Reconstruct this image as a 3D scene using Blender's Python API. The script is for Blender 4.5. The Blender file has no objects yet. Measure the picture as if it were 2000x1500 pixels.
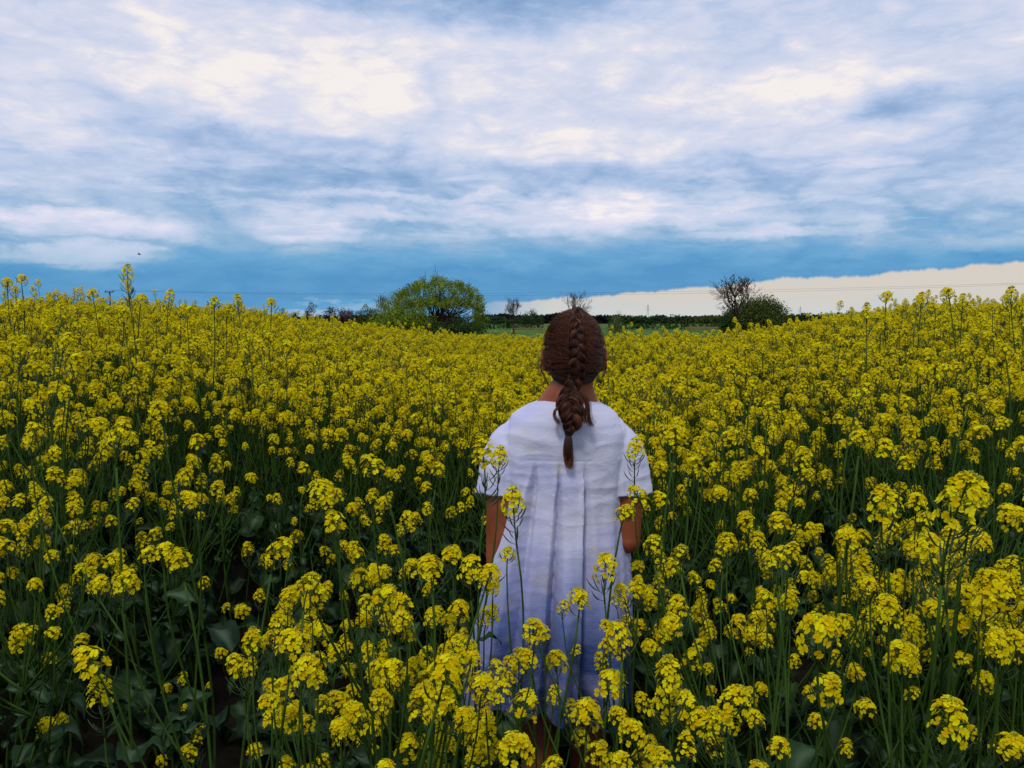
import bpy, math, random
import numpy as np
from mathutils import Vector, Matrix, noise as mnoise
R = math.radians
rng = np.random.default_rng(7)
random.seed(7)
scene = bpy.context.scene
COL = scene.collection

# ------------------------------------------------------------------ camera
FPX, HOR, CAMZ = 1570.0, 628.0, 1.5          # focal length and horizon row for a 2000 x 1500 frame
PITCH = math.atan((750 - HOR) / FPX)
cam_d = bpy.data.cameras.new("camera"); cam = bpy.data.objects.new("camera", cam_d); COL.objects.link(cam)
cam.location = (0, 0, CAMZ); cam.rotation_euler = (math.pi/2 - PITCH, 0, 0)
cam_d.sensor_width = 36; cam_d.lens = 36 * FPX / 2000; cam_d.clip_start = 0.05; cam_d.clip_end = 6000
scene.camera = cam

def ray(px, py):
    u = (px - 1000) / FPX; v = (750 - py) / FPX
    return np.array([u, math.cos(PITCH) + v*math.sin(PITCH), -math.sin(PITCH) + v*math.cos(PITCH)])
def at(px, py, Y):                            # point on the line of sight at the depth Y
    d = ray(px, py); return np.array([0, 0, CAMZ]) + d * (Y / d[1])
def azel(px, py):
    d = ray(px, py); return math.atan2(d[0], d[1]), math.atan2(d[2], math.hypot(d[0], d[1]))

# ------------------------------------------------------------------ sky
class E:                                      # tiny expression wrapper round shader math nodes
    nt = None
    def __init__(s, sock): s.s = sock
    @staticmethod
    def m(op, *a):
        n = E.nt.nodes.new('ShaderNodeMath'); n.operation = op
        for i, v in enumerate(a):
            if isinstance(v, E): E.nt.links.new(v.s, n.inputs[i])
            else: n.inputs[i].default_value = v
        return E(n.outputs[0])
    def __add__(s, o): return E.m('ADD', s, o)
    __radd__ = __add__
    def __sub__(s, o): return E.m('SUBTRACT', s, o)
    def __rsub__(s, o): return E.m('SUBTRACT', o, s)
    def __mul__(s, o): return E.m('MULTIPLY', s, o)
    __rmul__ = __mul__
    def __truediv__(s, o): return E.m('DIVIDE', s, o)
    def __pow__(s, o): return E.m('POWER', s, o)
    def clamp(s): return E.m('MINIMUM', E.m('MAXIMUM', s, 0.0), 1.0)
def sstep(x, a, b):
    n = E.nt.nodes.new('ShaderNodeMapRange'); n.interpolation_type = 'SMOOTHSTEP'
    E.nt.links.new(x.s, n.inputs[0]); n.inputs[1].default_value = a; n.inputs[2].default_value = b
    return E(n.outputs[0])
def comb(x, y, z):
    n = E.nt.nodes.new('ShaderNodeCombineXYZ')
    for i, v in enumerate((x, y, z)):
        if isinstance(v, E): E.nt.links.new(v.s, n.inputs[i])
        else: n.inputs[i].default_value = v
    return n.outputs[0]
def noise(vec, scale, detail=4, rough=0.5, dist=0.0):
    n = E.nt.nodes.new('ShaderNodeTexNoise'); E.nt.links.new(vec, n.inputs['Vector'])
    n.inputs['Scale'].default_value = scale; n.inputs['Detail'].default_value = detail
    n.inputs['Roughness'].default_value = rough; n.inputs['Distortion'].default_value = dist
    return E(n.outputs[0])
def ramp(fac, stops, interp='LINEAR'):
    n = E.nt.nodes.new('ShaderNodeValToRGB'); n.color_ramp.interpolation = interp
    E.nt.links.new(fac.s if isinstance(fac, E) else fac, n.inputs[0])
    els = n.color_ramp.elements
    while len(els) < len(stops): els.new(0.5)
    for e, (p, c) in zip(els, stops): e.position = p; e.color = (*c, 1)
    return n.outputs[0]
def mixc(f, a, b, mode='MIX'):
    n = E.nt.nodes.new('ShaderNodeMix'); n.data_type = 'RGBA'; n.blend_type = mode
    for idx, v in ((0, f), (6, a), (7, b)):
        if isinstance(v, E): E.nt.links.new(v.s, n.inputs[idx])
        elif isinstance(v, bpy.types.NodeSocket): E.nt.links.new(v, n.inputs[idx])
        elif idx == 0: n.inputs[0].default_value = v
        else: n.inputs[idx].default_value = (*v, 1)
    return n.outputs[2]
def lin(r, g, b):
    f = lambda c: (c/255/12.92) if c/255 <= .04045 else ((c/255+.055)/1.055)**2.4
    return (f(r), f(g), f(b))

SUN_EL, SUN_AZ = 58.0, 200.0                  # azimuth clockwise from +Y: high, behind the camera, a little left
world = bpy.data.worlds.new("World"); scene.world = world; world.use_nodes = True
nt = world.node_tree; nt.nodes.clear(); E.nt = nt
wout = nt.nodes.new('ShaderNodeOutputWorld'); bg = nt.nodes.new('ShaderNodeBackground')
bg.inputs['Strength'].default_value = 0.1
nt.links.new(bg.outputs[0], wout.inputs[0])
tc = nt.nodes.new('ShaderNodeTexCoord')
sep = nt.nodes.new('ShaderNodeSeparateXYZ'); nt.links.new(tc.outputs['Generated'], sep.inputs[0])
sx, sy, sz = (E(o) for o in sep.outputs)
hyp = E.m('SQRT', sx*sx + sy*sy)
AZ = E.m('ARCTAN2', sx, sy); EL = E.m('ARCTAN2', sz, hyp)
zc = E.m('MAXIMUM', sz, 0.0) + 0.10
pv = comb(sx / zc, sy / zc, 0.0)              # cloud deck seen in perspective
warp = noise(pv, 1.1, 3, 0.55)
warp2 = noise(comb(sx / zc + 13.0, sy / zc + 4.0, 2.0), 1.1, 3, 0.55)
ab = lambda n: E.m('ABSOLUTE', n*2.0 - 1.0)
def puff(sc, st, z, det):                     # billowing cells with dark creases, flattened towards the horizon
    wx = noise(comb(AZ, EL*st, z+20), sc*.8, 4, .6) - .5; wy = noise(comb(AZ, EL*st, z+30), sc*.8, 4, .6) - .5
    v = comb(AZ + wx*(.9/sc), (EL + wy*(.9/sc)/st)*st, z)
    return ab(noise(v, sc, 1.0, .5))*.62 + ab(noise(v, sc*2.3, 2.0, .5))*.30 + ab(noise(v, sc*5.1, 3.0, .6))*.18
pf1 = puff(4.5, 1.9, 3.0, 2); pf2 = puff(11.0, 3.0, 8.0, 2)
wf = noise(comb(AZ, EL*1.8, 1.0), 9, 6, .62); wf2 = noise(comb(AZ, EL*1.8, 7.0), 9, 6, .62)
AZw = AZ + (warp - 0.5) * 0.10 + (wf - .5)*.14; ELw = EL + (warp2 - 0.5) * 0.04 + (wf2 - .5)*.055
n1 = noise(pv, 1.3, 7, 0.56, 0.3); n2 = noise(pv, 4.2, 6, 0.6)
n3 = noise(comb(AZ, EL*1.9, 5.0), 5.5, 9, 0.58, 0.25); n4 = noise(comb(AZ, EL*3.2, 9.0), 15, 6, 0.6, 0.2)
field = 0.0
def blob(px, py, wx, wy, amp, rot=0.0):
    global field
    a, e = azel(px, py)
    dx = AZw - a; dy = ELw - e
    if rot:
        c, s = math.cos(R(rot)), math.sin(R(rot)); dx, dy = dx*c + dy*s, dy*c - dx*s
    q = dx*dx*(1/(wx/FPX)**2) + dy*dy*(1/(wy/FPX)**2)
    field = E.m('EXPONENT', q * q * -0.6) * amp + field
blob(500, 130, 220, 100, .17); blob(850, 110, 260, 80, .24); blob(620, 210, 240, 60, .20); blob(400, 40, 110, 60, .12)
blob(1150, 285, 300, 28, .26); blob(1500, 190, 260, 40, .22); blob(1230, 150, 200, 60, .12)
blob(820, -5, 330, 48, -.36); blob(240, 215, 130, 30, -.13, -30); blob(1500, 100, 500, 120, .10); blob(160, 130, 260, 90, .10); blob(1350, 240, 500, 60, .08); blob(1768, 195, 72, 30, -.36)
blob(1990, 172, 90, 18, -.16); blob(600, 285, 170, 14, -.18); blob(340, 265, 60, 28, -.10); blob(1640, 330, 430, 60, -.03)
blob(120, 300, 190, 60, .16); blob(900, 388, 340, 9, .24); blob(1180, 425, 300, 24, .34); blob(1350, 395, 180, 10, .2); blob(780, 430, 80, 10, .25)
blob(150, 440, 190, 22, .34); blob(600, 432, 120, 18, .28); blob(140, 505, 120, 15, .34)
blob(1460, 462, 90, 14, .25); blob(1960, 462, 100, 24, .26); blob(700, 345, 600, 22, -.12)
blob(100, 60, 250, 70, .03); blob(1750, 60, 400, 70, .07); blob(1500, 500, 500, 20, -.06)
blob(640, 607, 120, 8, .26)
e = lambda py: azel(1000, py)[1]
base = ramp((EL / 0.6), [(0.0, (.16,)*3), (e(590)/.6, (.06,)*3), (e(545)/.6, (.06,)*3), (e(505)/.6, (.22,)*3),
      (e(460)/.6, (.44,)*3), (e(330)/.6, (.60,)*3), (e(200)/.6, (.65,)*3), (0.85, (.64,)*3)])
nb = nt.nodes.new('ShaderNodeSeparateColor'); nt.links.new(base, nb.inputs[0])
damp = sstep(EL, 0.03, 0.14)
n5 = noise(comb(AZ + (wf - .5)*.06, (EL + (wf2 - .5)*.02)*7.0, 4.0), 6.5, 5, .6)
rows = sstep(n5, .50, .60) * .12 * sstep(EL, .07, .10) * (1.0 - sstep(EL, .17, .23))
L = (E(nb.outputs[0]) + field + (n1 - 0.5) * (damp * 0.14 + 0.10) + (n2 - 0.5) * (damp * 0.05 + 0.04) + rows + (pf1 - 0.24) * (damp * 0.72 + 0.14) + (pf2 - 0.22) * (damp * 0.46 + 0.18) + (n3 - .5)*damp*.22).clamp()
ccol = ramp(L, [(0.0, lin(74, 146, 200)), (.16, lin(102, 166, 212)), (.34, lin(144, 182, 216)), (.50, lin(178, 201, 228)),
                (.72, lin(206, 214, 240)), (.90, lin(236, 232, 248)), (1.0, lin(250, 243, 246))])
chigh = ramp(L, [(0.0, lin(122, 154, 200)), (.25, lin(152, 180, 218)), (.45, lin(182, 200, 232)), (.62, lin(203, 213, 237)),
                 (.80, lin(222, 224, 240)), (.93, lin(241, 236, 240)), (1.0, lin(250, 243, 240))])
ccol = mixc(sstep(EL, 0.06, 0.20), ccol, chigh)
# clear pale band low on the right, under the ragged edge of the blue cloud
a0, e0 = azel(940, 590); a1, e1 = azel(2000, 506)
slope = (e1 - e0) / (a1 - a0)
jv = comb(AZ, EL * 0.2, 0.0)
edge = (AZ - a0) * slope + e0 + (noise(jv, 26, 7, 0.66) - 0.5) * 0.020 + (noise(jv, 5, 1, 0.5) - 0.5) * 0.012
bandm = sstep(edge - EL, -0.0008, 0.0034) * sstep(AZ, a0 - 0.04, a0 + 0.1) * (1.0 - sstep(AZ, 1.1, 1.5))
cream = ramp((EL / 0.08).clamp(), [(0.0, lin(206, 214, 216)), (.35, lin(212, 207, 200)), (1.0, lin(220, 206, 192))])
soft = noise(comb(AZ, EL*3.0, 3.0), 9, 4, .5)
cream = mixc(sstep(soft, .5, .75) * 0.35, cream, lin(178, 202, 222))
skyc = mixc(bandm, ccol, cream)
nish = nt.nodes.new('ShaderNodeTexSky'); nish.sky_type = 'NISHITA'; nish.sun_disc = False
nish.sun_elevation = R(SUN_EL); nish.sun_rotation = R(SUN_AZ)
sc10 = nt.nodes.new('ShaderNodeVectorMath'); sc10.operation = 'SCALE'; sc10.inputs['Scale'].default_value = 10.0
nt.links.new(skyc, sc10.inputs[0])
skyf = mixc(0.94, nish.outputs[0], sc10.outputs[0])
nt.links.new(skyf, bg.inputs['Color'])
world.cycles.sampling_method = 'MANUAL'; world.cycles.sample_map_resolution = 512

sun_d = bpy.data.lights.new("sun", 'SUN'); sun = bpy.data.objects.new("sun", sun_d); COL.objects.link(sun)
sun_d.energy = 1.5; sun_d.angle = R(12); sun_d.color = (1.0, 0.95, 0.86)
_a, _e = R(SUN_AZ), R(SUN_EL)
sd = Vector((math.sin(_a)*math.cos(_e), math.cos(_a)*math.cos(_e), math.sin(_e)))
sun.rotation_euler = sd.to_track_quat('Z', 'Y').to_euler()
sun.location = sd * 30
scene.view_settings.view_transform = 'Standard'; scene.view_settings.look = 'None'
scene.view_settings.exposure = 0.0; scene.view_settings.gamma = 1.0
scene.render.engine = 'CYCLES'
scene.cycles.max_bounces = 6; scene.cycles.diffuse_bounces = 3; scene.cycles.transmission_bounces = 3

# ------------------------------------------------------------------ materials
def mat(name, build):
    m = bpy.data.materials.new(name); m.use_nodes = True
    t = m.node_tree; t.nodes.clear(); E.nt = t
    out = t.nodes.new('ShaderNodeOutputMaterial')
    build(t, out); return m
def pri(t, color, rough=.6, spec=.3, **kw):
    p = t.nodes.new('ShaderNodeBsdfPrincipled')
    if isinstance(color, bpy.types.NodeSocket): t.links.new(color, p.inputs['Base Color'])
    else: p.inputs['Base Color'].default_value = (*color, 1)
    p.inputs['Roughness'].default_value = rough; p.inputs['Specular IOR Level'].default_value = spec
    for k, v in kw.items(): p.inputs[k].default_value = v
    return p
def objc(t): return t.nodes.new('ShaderNodeTexCoord').outputs['Object']
def bump(t, p, h, strength, dist):
    b = t.nodes.new('ShaderNodeBump'); b.inputs['Strength'].default_value = strength; b.inputs['Distance'].default_value = dist
    t.links.new(h.s, b.inputs['Height']); t.links.new(b.outputs[0], p.inputs['Normal'])
def thin(t, out, p, color, k):                # petals and leaves let some light through
    tr = t.nodes.new('ShaderNodeBsdfTranslucent')
    if isinstance(color, bpy.types.NodeSocket): t.links.new(color, tr.inputs[0])
    else: tr.inputs[0].default_value = (*color, 1)
    mx = t.nodes.new('ShaderNodeMixShader'); mx.inputs[0].default_value = k
    t.links.new(p.outputs[0], mx.inputs[1]); t.links.new(tr.outputs[0], mx.inputs[2]); t.links.new(mx.outputs[0], out.inputs[0])
def attr(t, name):
    a = t.nodes.new('ShaderNodeAttribute'); a.attribute_name = name; return E(a.outputs['Fac'])
def simple(name, c1, c2, scale, rough=.8, spec=.2, tr=0, detail=4, tint=False, bmp=0):
    def b(t, out):
        f = noise(objc(t), scale, detail, .6)
        if tint: f = (attr(t, 'tint')*0.65 + f*0.35)
        c = ramp(f, [(.25, c1), (.75, c2)])
        p = pri(t, c, rough, spec)
        if bmp: bump(t, p, noise(objc(t), scale*3, 4), .6, bmp)
        if tr: thin(t, out, p, c, tr)
        else: t.links.new(p.outputs[0], out.inputs[0])
    return mat(name, b)
M = {}
M['petal'] = simple('rape_petal', (.73, .49, .001), (.93, .86, .008), 60, .85, .06, .42, 2, True)
M['bud'] = simple('rape_bud', (.22, .27, .015), (.55, .45, .02), 200, .6, .2, 0, 2, True)
M['stem'] = simple('rape_stem', (.020, .050, .006), (.058, .115, .014), 14, .7, .12, 0, 3)
M['pod'] = simple('rape_pod', (.03, .06, .02), (.06, .10, .03), 20, .5, .3, 0, 2)
def leafm(t, out):
    f = noise(objc(t), 25, 4); f = attr(t, 'tint')*.5 + f*.5
    c = ramp(f, [(.2, (.008, .026, .007)), (.8, (.024, .066, .018))])
    vein = attr(t, 'vein'); c = mixc(vein, c, (.10, .15, .08))
    p = pri(t, c, .6, .18); bump(t, p, noise(objc(t), 90, 3), .5, .004); thin(t, out, p, c, .18)
M['leaf'] = mat('rape_leaf', leafm)
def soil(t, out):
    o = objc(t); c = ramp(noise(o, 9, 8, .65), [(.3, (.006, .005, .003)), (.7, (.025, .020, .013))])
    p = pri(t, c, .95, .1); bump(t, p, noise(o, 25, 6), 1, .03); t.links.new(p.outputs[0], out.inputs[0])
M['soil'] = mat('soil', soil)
def grass(t, out):
    o = objc(t); mp = t.nodes.new('ShaderNodeMapping'); mp.inputs['Scale'].default_value = (1, .35, 1); t.links.new(o, mp.inputs[0])
    c = ramp(noise(mp.outputs[0], .05, 6, .6), [(.3, (.045, .11, .010)), (.55, (.085, .16, .018)), (.72, (.17, .20, .035))])
    c = mixc(noise(o, 3, 4).clamp()*.5, c, (.05, .12, .012))
    p = pri(t, c, .9, .1); bump(t, p, noise(o, 5, 5), 1, .3); t.links.new(p.outputs[0], out.inputs[0])
M['grass'] = mat('meadow_grass', grass)

# ------------------------------------------------------------------ mesh helpers
class MB:
    def __init__(s): s.V=[]; s.Q=[]; s.T=[]; s.qm=[]; s.tm=[]; s.n=0; s.tint=[]; s.vein=[]
    def add(s, V, Q=None, T=None, m=0, tint=.5, vein=None):
        V = np.asarray(V, float).reshape(-1, 3)
        if Q is not None and len(Q): Q = np.asarray(Q, int).reshape(-1, 4); s.Q.append(Q + s.n); s.qm.append(np.broadcast_to(m, len(Q)).copy())
        if T is not None and len(T): T = np.asarray(T, int).reshape(-1, 3); s.T.append(T + s.n); s.tm.append(np.broadcast_to(m, len(T)).copy())
        s.V.append(V); s.tint.append(np.broadcast_to(tint, len(V)).astype(float)); s.vein.append(np.zeros(len(V)) if vein is None else np.asarray(vein, float)); s.n += len(V)
    def merge(s, o, Mx=None, dm=0):
        if o.n == 0: return
        V, Q, T, qm, tm, ti, ve = o.arrays()
        if Mx is not None: V = V @ Mx[:3, :3].T + Mx[:3, 3]
        s.V.append(V); s.tint.append(ti); s.vein.append(ve)
        if len(Q): s.Q.append(Q + s.n); s.qm.append(qm + dm)
        if len(T): s.T.append(T + s.n); s.tm.append(tm + dm)
        s.n += len(V)
    def arrays(s):
        c = lambda l, k, d: np.concatenate(l) if l else np.zeros((0, k) if k else 0, d)
        r = (c(s.V, 3, float), c(s.Q, 4, int), c(s.T, 3, int), c(s.qm, 0, int), c(s.tm, 0, int), c(s.tint, 0, float), c(s.vein, 0, float))
        s.V, s.Q, s.T, s.qm, s.tm, s.tint, s.vein = [r[0]], [r[1]] if len(r[1]) else [], [r[2]] if len(r[2]) else [], [r[3]] if len(r[3]) else [], [r[4]] if len(r[4]) else [], [r[5]], [r[6]]
        return r
    def tube(s, P, rad, n=6, m=0, tint=.5, cap=True, flat=1.0, squash=None):
        P = np.asarray(P, float); k = len(P); rad = np.broadcast_to(rad, k).astype(float)
        T = np.gradient(P, axis=0); T /= np.linalg.norm(T, axis=1)[:, None] + 1e-12
        a = np.array([0, 0, 1.]) if abs(T[0, 2]) < .9 else np.array([1., 0, 0])
        N = np.cross(T[0], a); N /= np.linalg.norm(N); Ns = [N]
        for i in range(1, k):
            N = N - T[i]*np.dot(N, T[i]); N /= np.linalg.norm(N) + 1e-12; Ns.append(N)
        Ns = np.array(Ns); B = np.cross(T, Ns)
        an = np.arange(n) * 2*math.pi/n
        V = P[:, None] + rad[:, None, None]*(np.cos(an)[None, :, None]*Ns[:, None] + flat*np.sin(an)[None, :, None]*B[:, None])
        i = np.arange(k-1)[:, None]*n; j = np.arange(n)[None]; j2 = (j+1) % n
        Q = np.stack([i+j, i+j2, i+n+j2, i+n+j], -1).reshape(-1, 4)
        V = V.reshape(-1, 3); Tr = None
        if cap:
            V = np.vstack([V, P[0], P[-1]]); c0 = k*n; jj = np.arange(n); e0 = (k-1)*n
            Tr = np.vstack([np.stack([jj*0+c0, (jj+1) % n, jj], -1), np.stack([jj*0+c0+1, e0+jj, e0+(jj+1) % n], -1)])
        s.add(V, Q, Tr, m, tint)
    def loft(s, rings, m=0, cap=True):
        rings = np.asarray(rings, float); k, n = rings.shape[:2]
        i = np.arange(k-1)[:, None]*n; j = np.arange(n)[None]; j2 = (j+1) % n
        Q = np.stack([i+j, i+j2, i+n+j2, i+n+j], -1).reshape(-1, 4); V = rings.reshape(-1, 3); T = None
        if cap:
            V = np.vstack([V, rings[0].mean(0), rings[-1].mean(0)]); c0 = k*n; jj = np.arange(n); e0 = (k-1)*n
            T = np.vstack([np.stack([jj*0+c0, (jj+1) % n, jj], -1), np.stack([jj*0+c0+1, e0+jj, e0+(jj+1) % n], -1)])
        s.add(V, Q, T, m)
    def ellipsoid(s, c, r, m=0, nu=16, nv=10, tint=.5, rot=None):
        v = np.linspace(0, math.pi, nv+1)[1:-1]; u = np.arange(nu)*2*math.pi/nu
        V = np.stack([np.sin(v)[:, None]*np.cos(u), np.sin(v)[:, None]*np.sin(u), np.cos(v)[:, None]*np.ones(nu)], -1)
        V = np.vstack([V.reshape(-1, 3), [[0, 0, 1]], [[0, 0, -1]]])*np.asarray(r, float)
        if rot is not None: V = V @ np.asarray(rot).T
        V = V + np.asarray(c, float); k = nv-1
        i = np.arange(k-1)[:, None]*nu; j = np.arange(nu)[None]; j2 = (j+1) % nu
        Q = np.stack([i+j, i+nu+j, i+nu+j2, i+j2], -1).reshape(-1, 4); jj = np.arange(nu); e0 = (k-1)*nu
        T = np.vstack([np.stack([jj*0+k*nu, jj, (jj+1) % nu], -1), np.stack([jj*0+k*nu+1, e0+(jj+1) % nu, e0+jj], -1)])
        s.add(V, Q, T, m, tint)
    def box(s, c, d, m=0, rot=None):
        V = np.array([[x, y, z] for x in (-.5, .5) for y in (-.5, .5) for z in (-.5, .5)])*np.asarray(d, float)
        if rot is not None: V = V @ np.asarray(rot).T
        s.add(V + np.asarray(c, float), [[0,1,3,2],[4,6,7,5],[0,4,5,1],[2,3,7,6],[0,2,6,4],[1,5,7,3]], None, m)
    def mesh(s, name, mats, smooth=True):
        V, Q, T, qm, tm, ti, ve = s.arrays()
        me = bpy.data.meshes.new(name); nl = len(Q)*4 + len(T)*3
        me.vertices.add(len(V)); me.vertices.foreach_set('co', V.astype(np.float32).ravel())
        me.loops.add(nl); me.loops.foreach_set('vertex_index', np.concatenate([Q.ravel(), T.ravel()]).astype(np.int32))
        me.polygons.add(len(Q)+len(T))
        me.polygons.foreach_set('loop_start', np.concatenate([np.arange(len(Q))*4, len(Q)*4 + np.arange(len(T))*3]).astype(np.int32))
        me.polygons.foreach_set('material_index', np.concatenate([qm, tm]).astype(np.int32))
        me.polygons.foreach_set('use_smooth', np.full(len(Q)+len(T), smooth))
        for mm in mats: me.materials.append(mm)
        a = me.attributes.new('tint', 'FLOAT', 'POINT'); a.data.foreach_set('value', ti.astype(np.float32))
        if ve.any(): a = me.attributes.new('vein', 'FLOAT', 'POINT'); a.data.foreach_set('value', ve.astype(np.float32))
        me.update(calc_edges=True); me.validate(); return me
def link(name, me, parent=None, Mx=None):
    o = bpy.data.objects.new(name, me); COL.objects.link(o)
    if parent is not None: o.parent = parent
    if Mx is not None: o.matrix_local = Matrix(Mx.tolist()) if isinstance(Mx, np.ndarray) else Mx
    return o
def tag(o, label=None, cat=None, group=None, kind=None):
    if label: o['label'] = label
    if cat: o['category'] = cat
    if group: o['group'] = group
    if kind: o['kind'] = kind
    return o
def thing(name, loc, label, cat, group=None):
    o = bpy.data.objects.new(name, None); COL.objects.link(o); o.location = loc; o.empty_display_size = .1
    return tag(o, label, cat, group)
def bez(pts, n):
    pts = np.asarray(pts, float); t = np.linspace(0, 1, n)[:, None]; k = len(pts)-1
    return sum(math.comb(k, i)*(1-t)**(k-i)*t**i*pts[i] for i in range(k+1))
def catmull(pts, n):
    P = np.asarray(pts, float); P = np.vstack([2*P[0]-P[1], P, 2*P[-1]-P[-2]]); m = len(P)-3; out = []
    for tt in np.linspace(0, m-1e-6, n):
        i = int(tt); t = tt-i; a, b, c, d = P[i:i+4]
        out.append(.5*((2*b)+(-a+c)*t+(2*a-5*b+4*c-d)*t*t+(-a+3*b-3*c+d)*t**3))
    return np.array(out)
def frame(z, spin=0.0, scale=1.0, loc=(0, 0, 0)):
    z = np.asarray(z, float); z = z/np.linalg.norm(z); a = np.array([1., 0, 0]) if abs(z[0]) < .9 else np.array([0, 1., 0])
    x = a - z*np.dot(a, z); x /= np.linalg.norm(x); y = np.cross(z, x)
    c, s_ = math.cos(spin), math.sin(spin); X = x*c + y*s_; Y = -x*s_ + y*c
    Mx = np.eye(4); Mx[:3, 0] = X*scale; Mx[:3, 1] = Y*scale; Mx[:3, 2] = z*scale; Mx[:3, 3] = loc; return Mx
def sm(x, a, b): t = np.clip((x-a)/(b-a), 0, 1); return t*t*(3-2*t)

# ------------------------------------------------------------------ lie of the land
SIL = ([-2600, -600, 0, 150, 300, 430, 520, 600, 680, 760, 900, 1200, 1420, 1540, 1640, 1740, 1850, 2000, 2600, 4600],
       [60, 55, 46, 40, 34, 26, 16, 2, -6, -15, -28, -33, -29, -14, 4, 24, 38, 50, 60, 60])
FIELD_END = 22.0
def canopy(x, y):                             # height of the top of the crop
    x = np.asarray(x, float); y = np.asarray(y, float)
    px = 1000 + FPX*x/np.maximum(y, .5)
    d = np.where(x < 0.1, np.maximum(0, -x-.1), np.maximum(0, x-.35)*1.0)
    cv = 1.15 + .145*np.minimum(d, 4)**.95 + 0.03*np.sin(x*1.3+1)*np.sin(y*.9)
    lim = CAMZ + (np.interp(px, *SIL) - 3)*np.maximum(y, 2.2)/FPX
    return np.minimum(cv, np.maximum(lim, .8))
def ground(x, y):
    x = np.asarray(x, float); y = np.asarray(y, float)
    g = (canopy(x, np.maximum(y, 2.5)) - 1.17)*sm(y, 1.0, 2.6)
    k = sm(y, FIELD_END+.5, FIELD_END+22)
    k2 = sm(np.abs(x), 22, 50)
    return (g*(1-k) + (-1.0)*k)*(1-k2) + k2*(-1.0)*sm(y, 20, 60) 
gx = np.unique(np.concatenate([np.linspace(-30, 30, 121), np.sign(np.linspace(-1, 1, 61))*(30+np.abs(np.linspace(-1, 1, 61))**2.2*2600)]))
gy = np.unique(np.concatenate([np.linspace(-6, 24, 91), 24 + (np.linspace(0, 1, 60)**2.4)*4200, -6 - (np.linspace(0, 1, 14)**2)*300]))
XX, YY = np.meshgrid(gx, gy); ZZ = ground(XX, YY)
g = MB(); ny, nx = XX.shape; i = np.arange(ny-1)[:, None]*nx; j = np.arange(nx-1)[None]
Q = np.stack([i+j, i+j+1, i+nx+j+1, i+nx+j], -1).reshape(-1, 4)
yc_ = (YY[:-1, :-1]+YY[1:, 1:]).ravel()/2; xc_ = (XX[:-1, :-1]+XX[1:, 1:]).ravel()/2
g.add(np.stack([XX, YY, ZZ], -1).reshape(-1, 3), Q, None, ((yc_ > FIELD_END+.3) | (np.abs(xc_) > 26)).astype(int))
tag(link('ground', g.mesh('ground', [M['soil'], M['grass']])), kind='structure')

# ------------------------------------------------------------------ trees, hedges and far things
def foliage(name, c1, c2, tr=.15):
    return simple(name, c1, c2, 1.2, .75, .15, tr, 3, True)
M['willow'] = foliage('willow_leaf', (.085, .13, .010), (.30, .37, .03))
M['green'] = foliage('hedge_leaf', (.014, .036, .008), (.065, .115, .022))
M['olive'] = foliage('olive_leaf', (.045, .062, .010), (.12, .15, .026))
M['brownleaf'] = foliage('budding_leaf', (.05, .035, .018), (.13, .09, .04))
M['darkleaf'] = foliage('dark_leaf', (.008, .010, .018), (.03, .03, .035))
M['redleaf'] = foliage('copper_leaf', (.05, .015, .014), (.12, .04, .03))
M['paleleaf'] = foliage('pale_leaf', (.07, .10, .03), (.16, .20, .06))
M['bark'] = simple('bark', (.035, .025, .018), (.085, .062, .042), 3, .9, .1, 0, 5)
M['palebark'] = simple('pale_twig', (.08, .065, .06), (.17, .14, .12), 3, .9, .1, 0, 5)
M['drygrass'] = simple('dry_grass', (.17, .13, .06), (.34, .27, .13), 2, .9, .1, 0, 5)

def leaves(mb, centers, r, per, size, rs, m=0, flat=1.0, tb=None):
    centers = np.asarray(centers); n = len(centers)*per
    c = np.repeat(centers, per, 0); rr = np.repeat(np.broadcast_to(r, len(centers)), per)
    d = rs.normal(size=(n, 3)); d /= np.linalg.norm(d, axis=1)[:, None]
    p = c + d*(rs.random((n, 1))**.5)*rr[:, None]*np.array([1, 1, flat])
    a = rs.normal(size=(n, 3)); a /= np.linalg.norm(a, axis=1)[:, None]
    b = np.cross(a, rs.normal(size=(n, 3))); b /= np.linalg.norm(b, axis=1)[:, None]
    s_ = size*(.6+.8*rs.random((n, 1)))
    V = np.stack([p-a*s_*.5, p+b*s_*.32, p+a*s_*.5, p-b*s_*.32], 1)
    ti = np.repeat(np.repeat(rs.random(len(centers)), per)*.7 + rs.random(n)*.3, 4)
    mb.add(V.reshape(-1, 3), np.arange(n*4).reshape(-1, 4), None, m, ti)

def branch(mb, tips, p, d, length, rad, depth, rs, spread=.5, up=.12, minr=.02, nb=(2, 4), m=0, segs=5, droop=0):
    pts = [p]; dd = d.copy(); st = length/segs
    for _ in range(segs):
        dd = dd + rs.normal(size=3)*.10 + np.array([0, 0, up - droop])*.5; dd /= np.linalg.norm(dd)
        pts.append(pts[-1] + dd*st)
    rr = np.linspace(rad, max(rad*.6, minr), len(pts))
    mb.tube(pts, rr, 5 if rad > .08 else 3, m, rs.random(), cap=False)
    if depth == 0: tips.append(pts[-1]); return
    k = rs.integers(*nb)
    for q in range(k):
        f = 1.0 if q == 0 else rs.uniform(.35, 1)
        i = f*(len(pts)-1); a = pts[int(i)] + (pts[min(int(i)+1, len(pts)-1)]-pts[int(i)])*(i-int(i))
        nd = dd + rs.normal(size=3)*spread*(.5 if q == 0 else 1); nd /= np.linalg.norm(nd)
        branch(mb, tips, a, nd, length*rs.uniform(.62, .85), max(rad*rs.uniform(.5, .68), minr), depth-1, rs, spread, up, minr, nb, m, max(3, segs-1), droop)
        if depth <= 2: tips.append(a)

def place(px, D): p = at(px, 640, D); return np.array([p[0], D, float(ground(p[0], D))])
def zat(py, D): return at(1000, py, D)[2]

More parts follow.
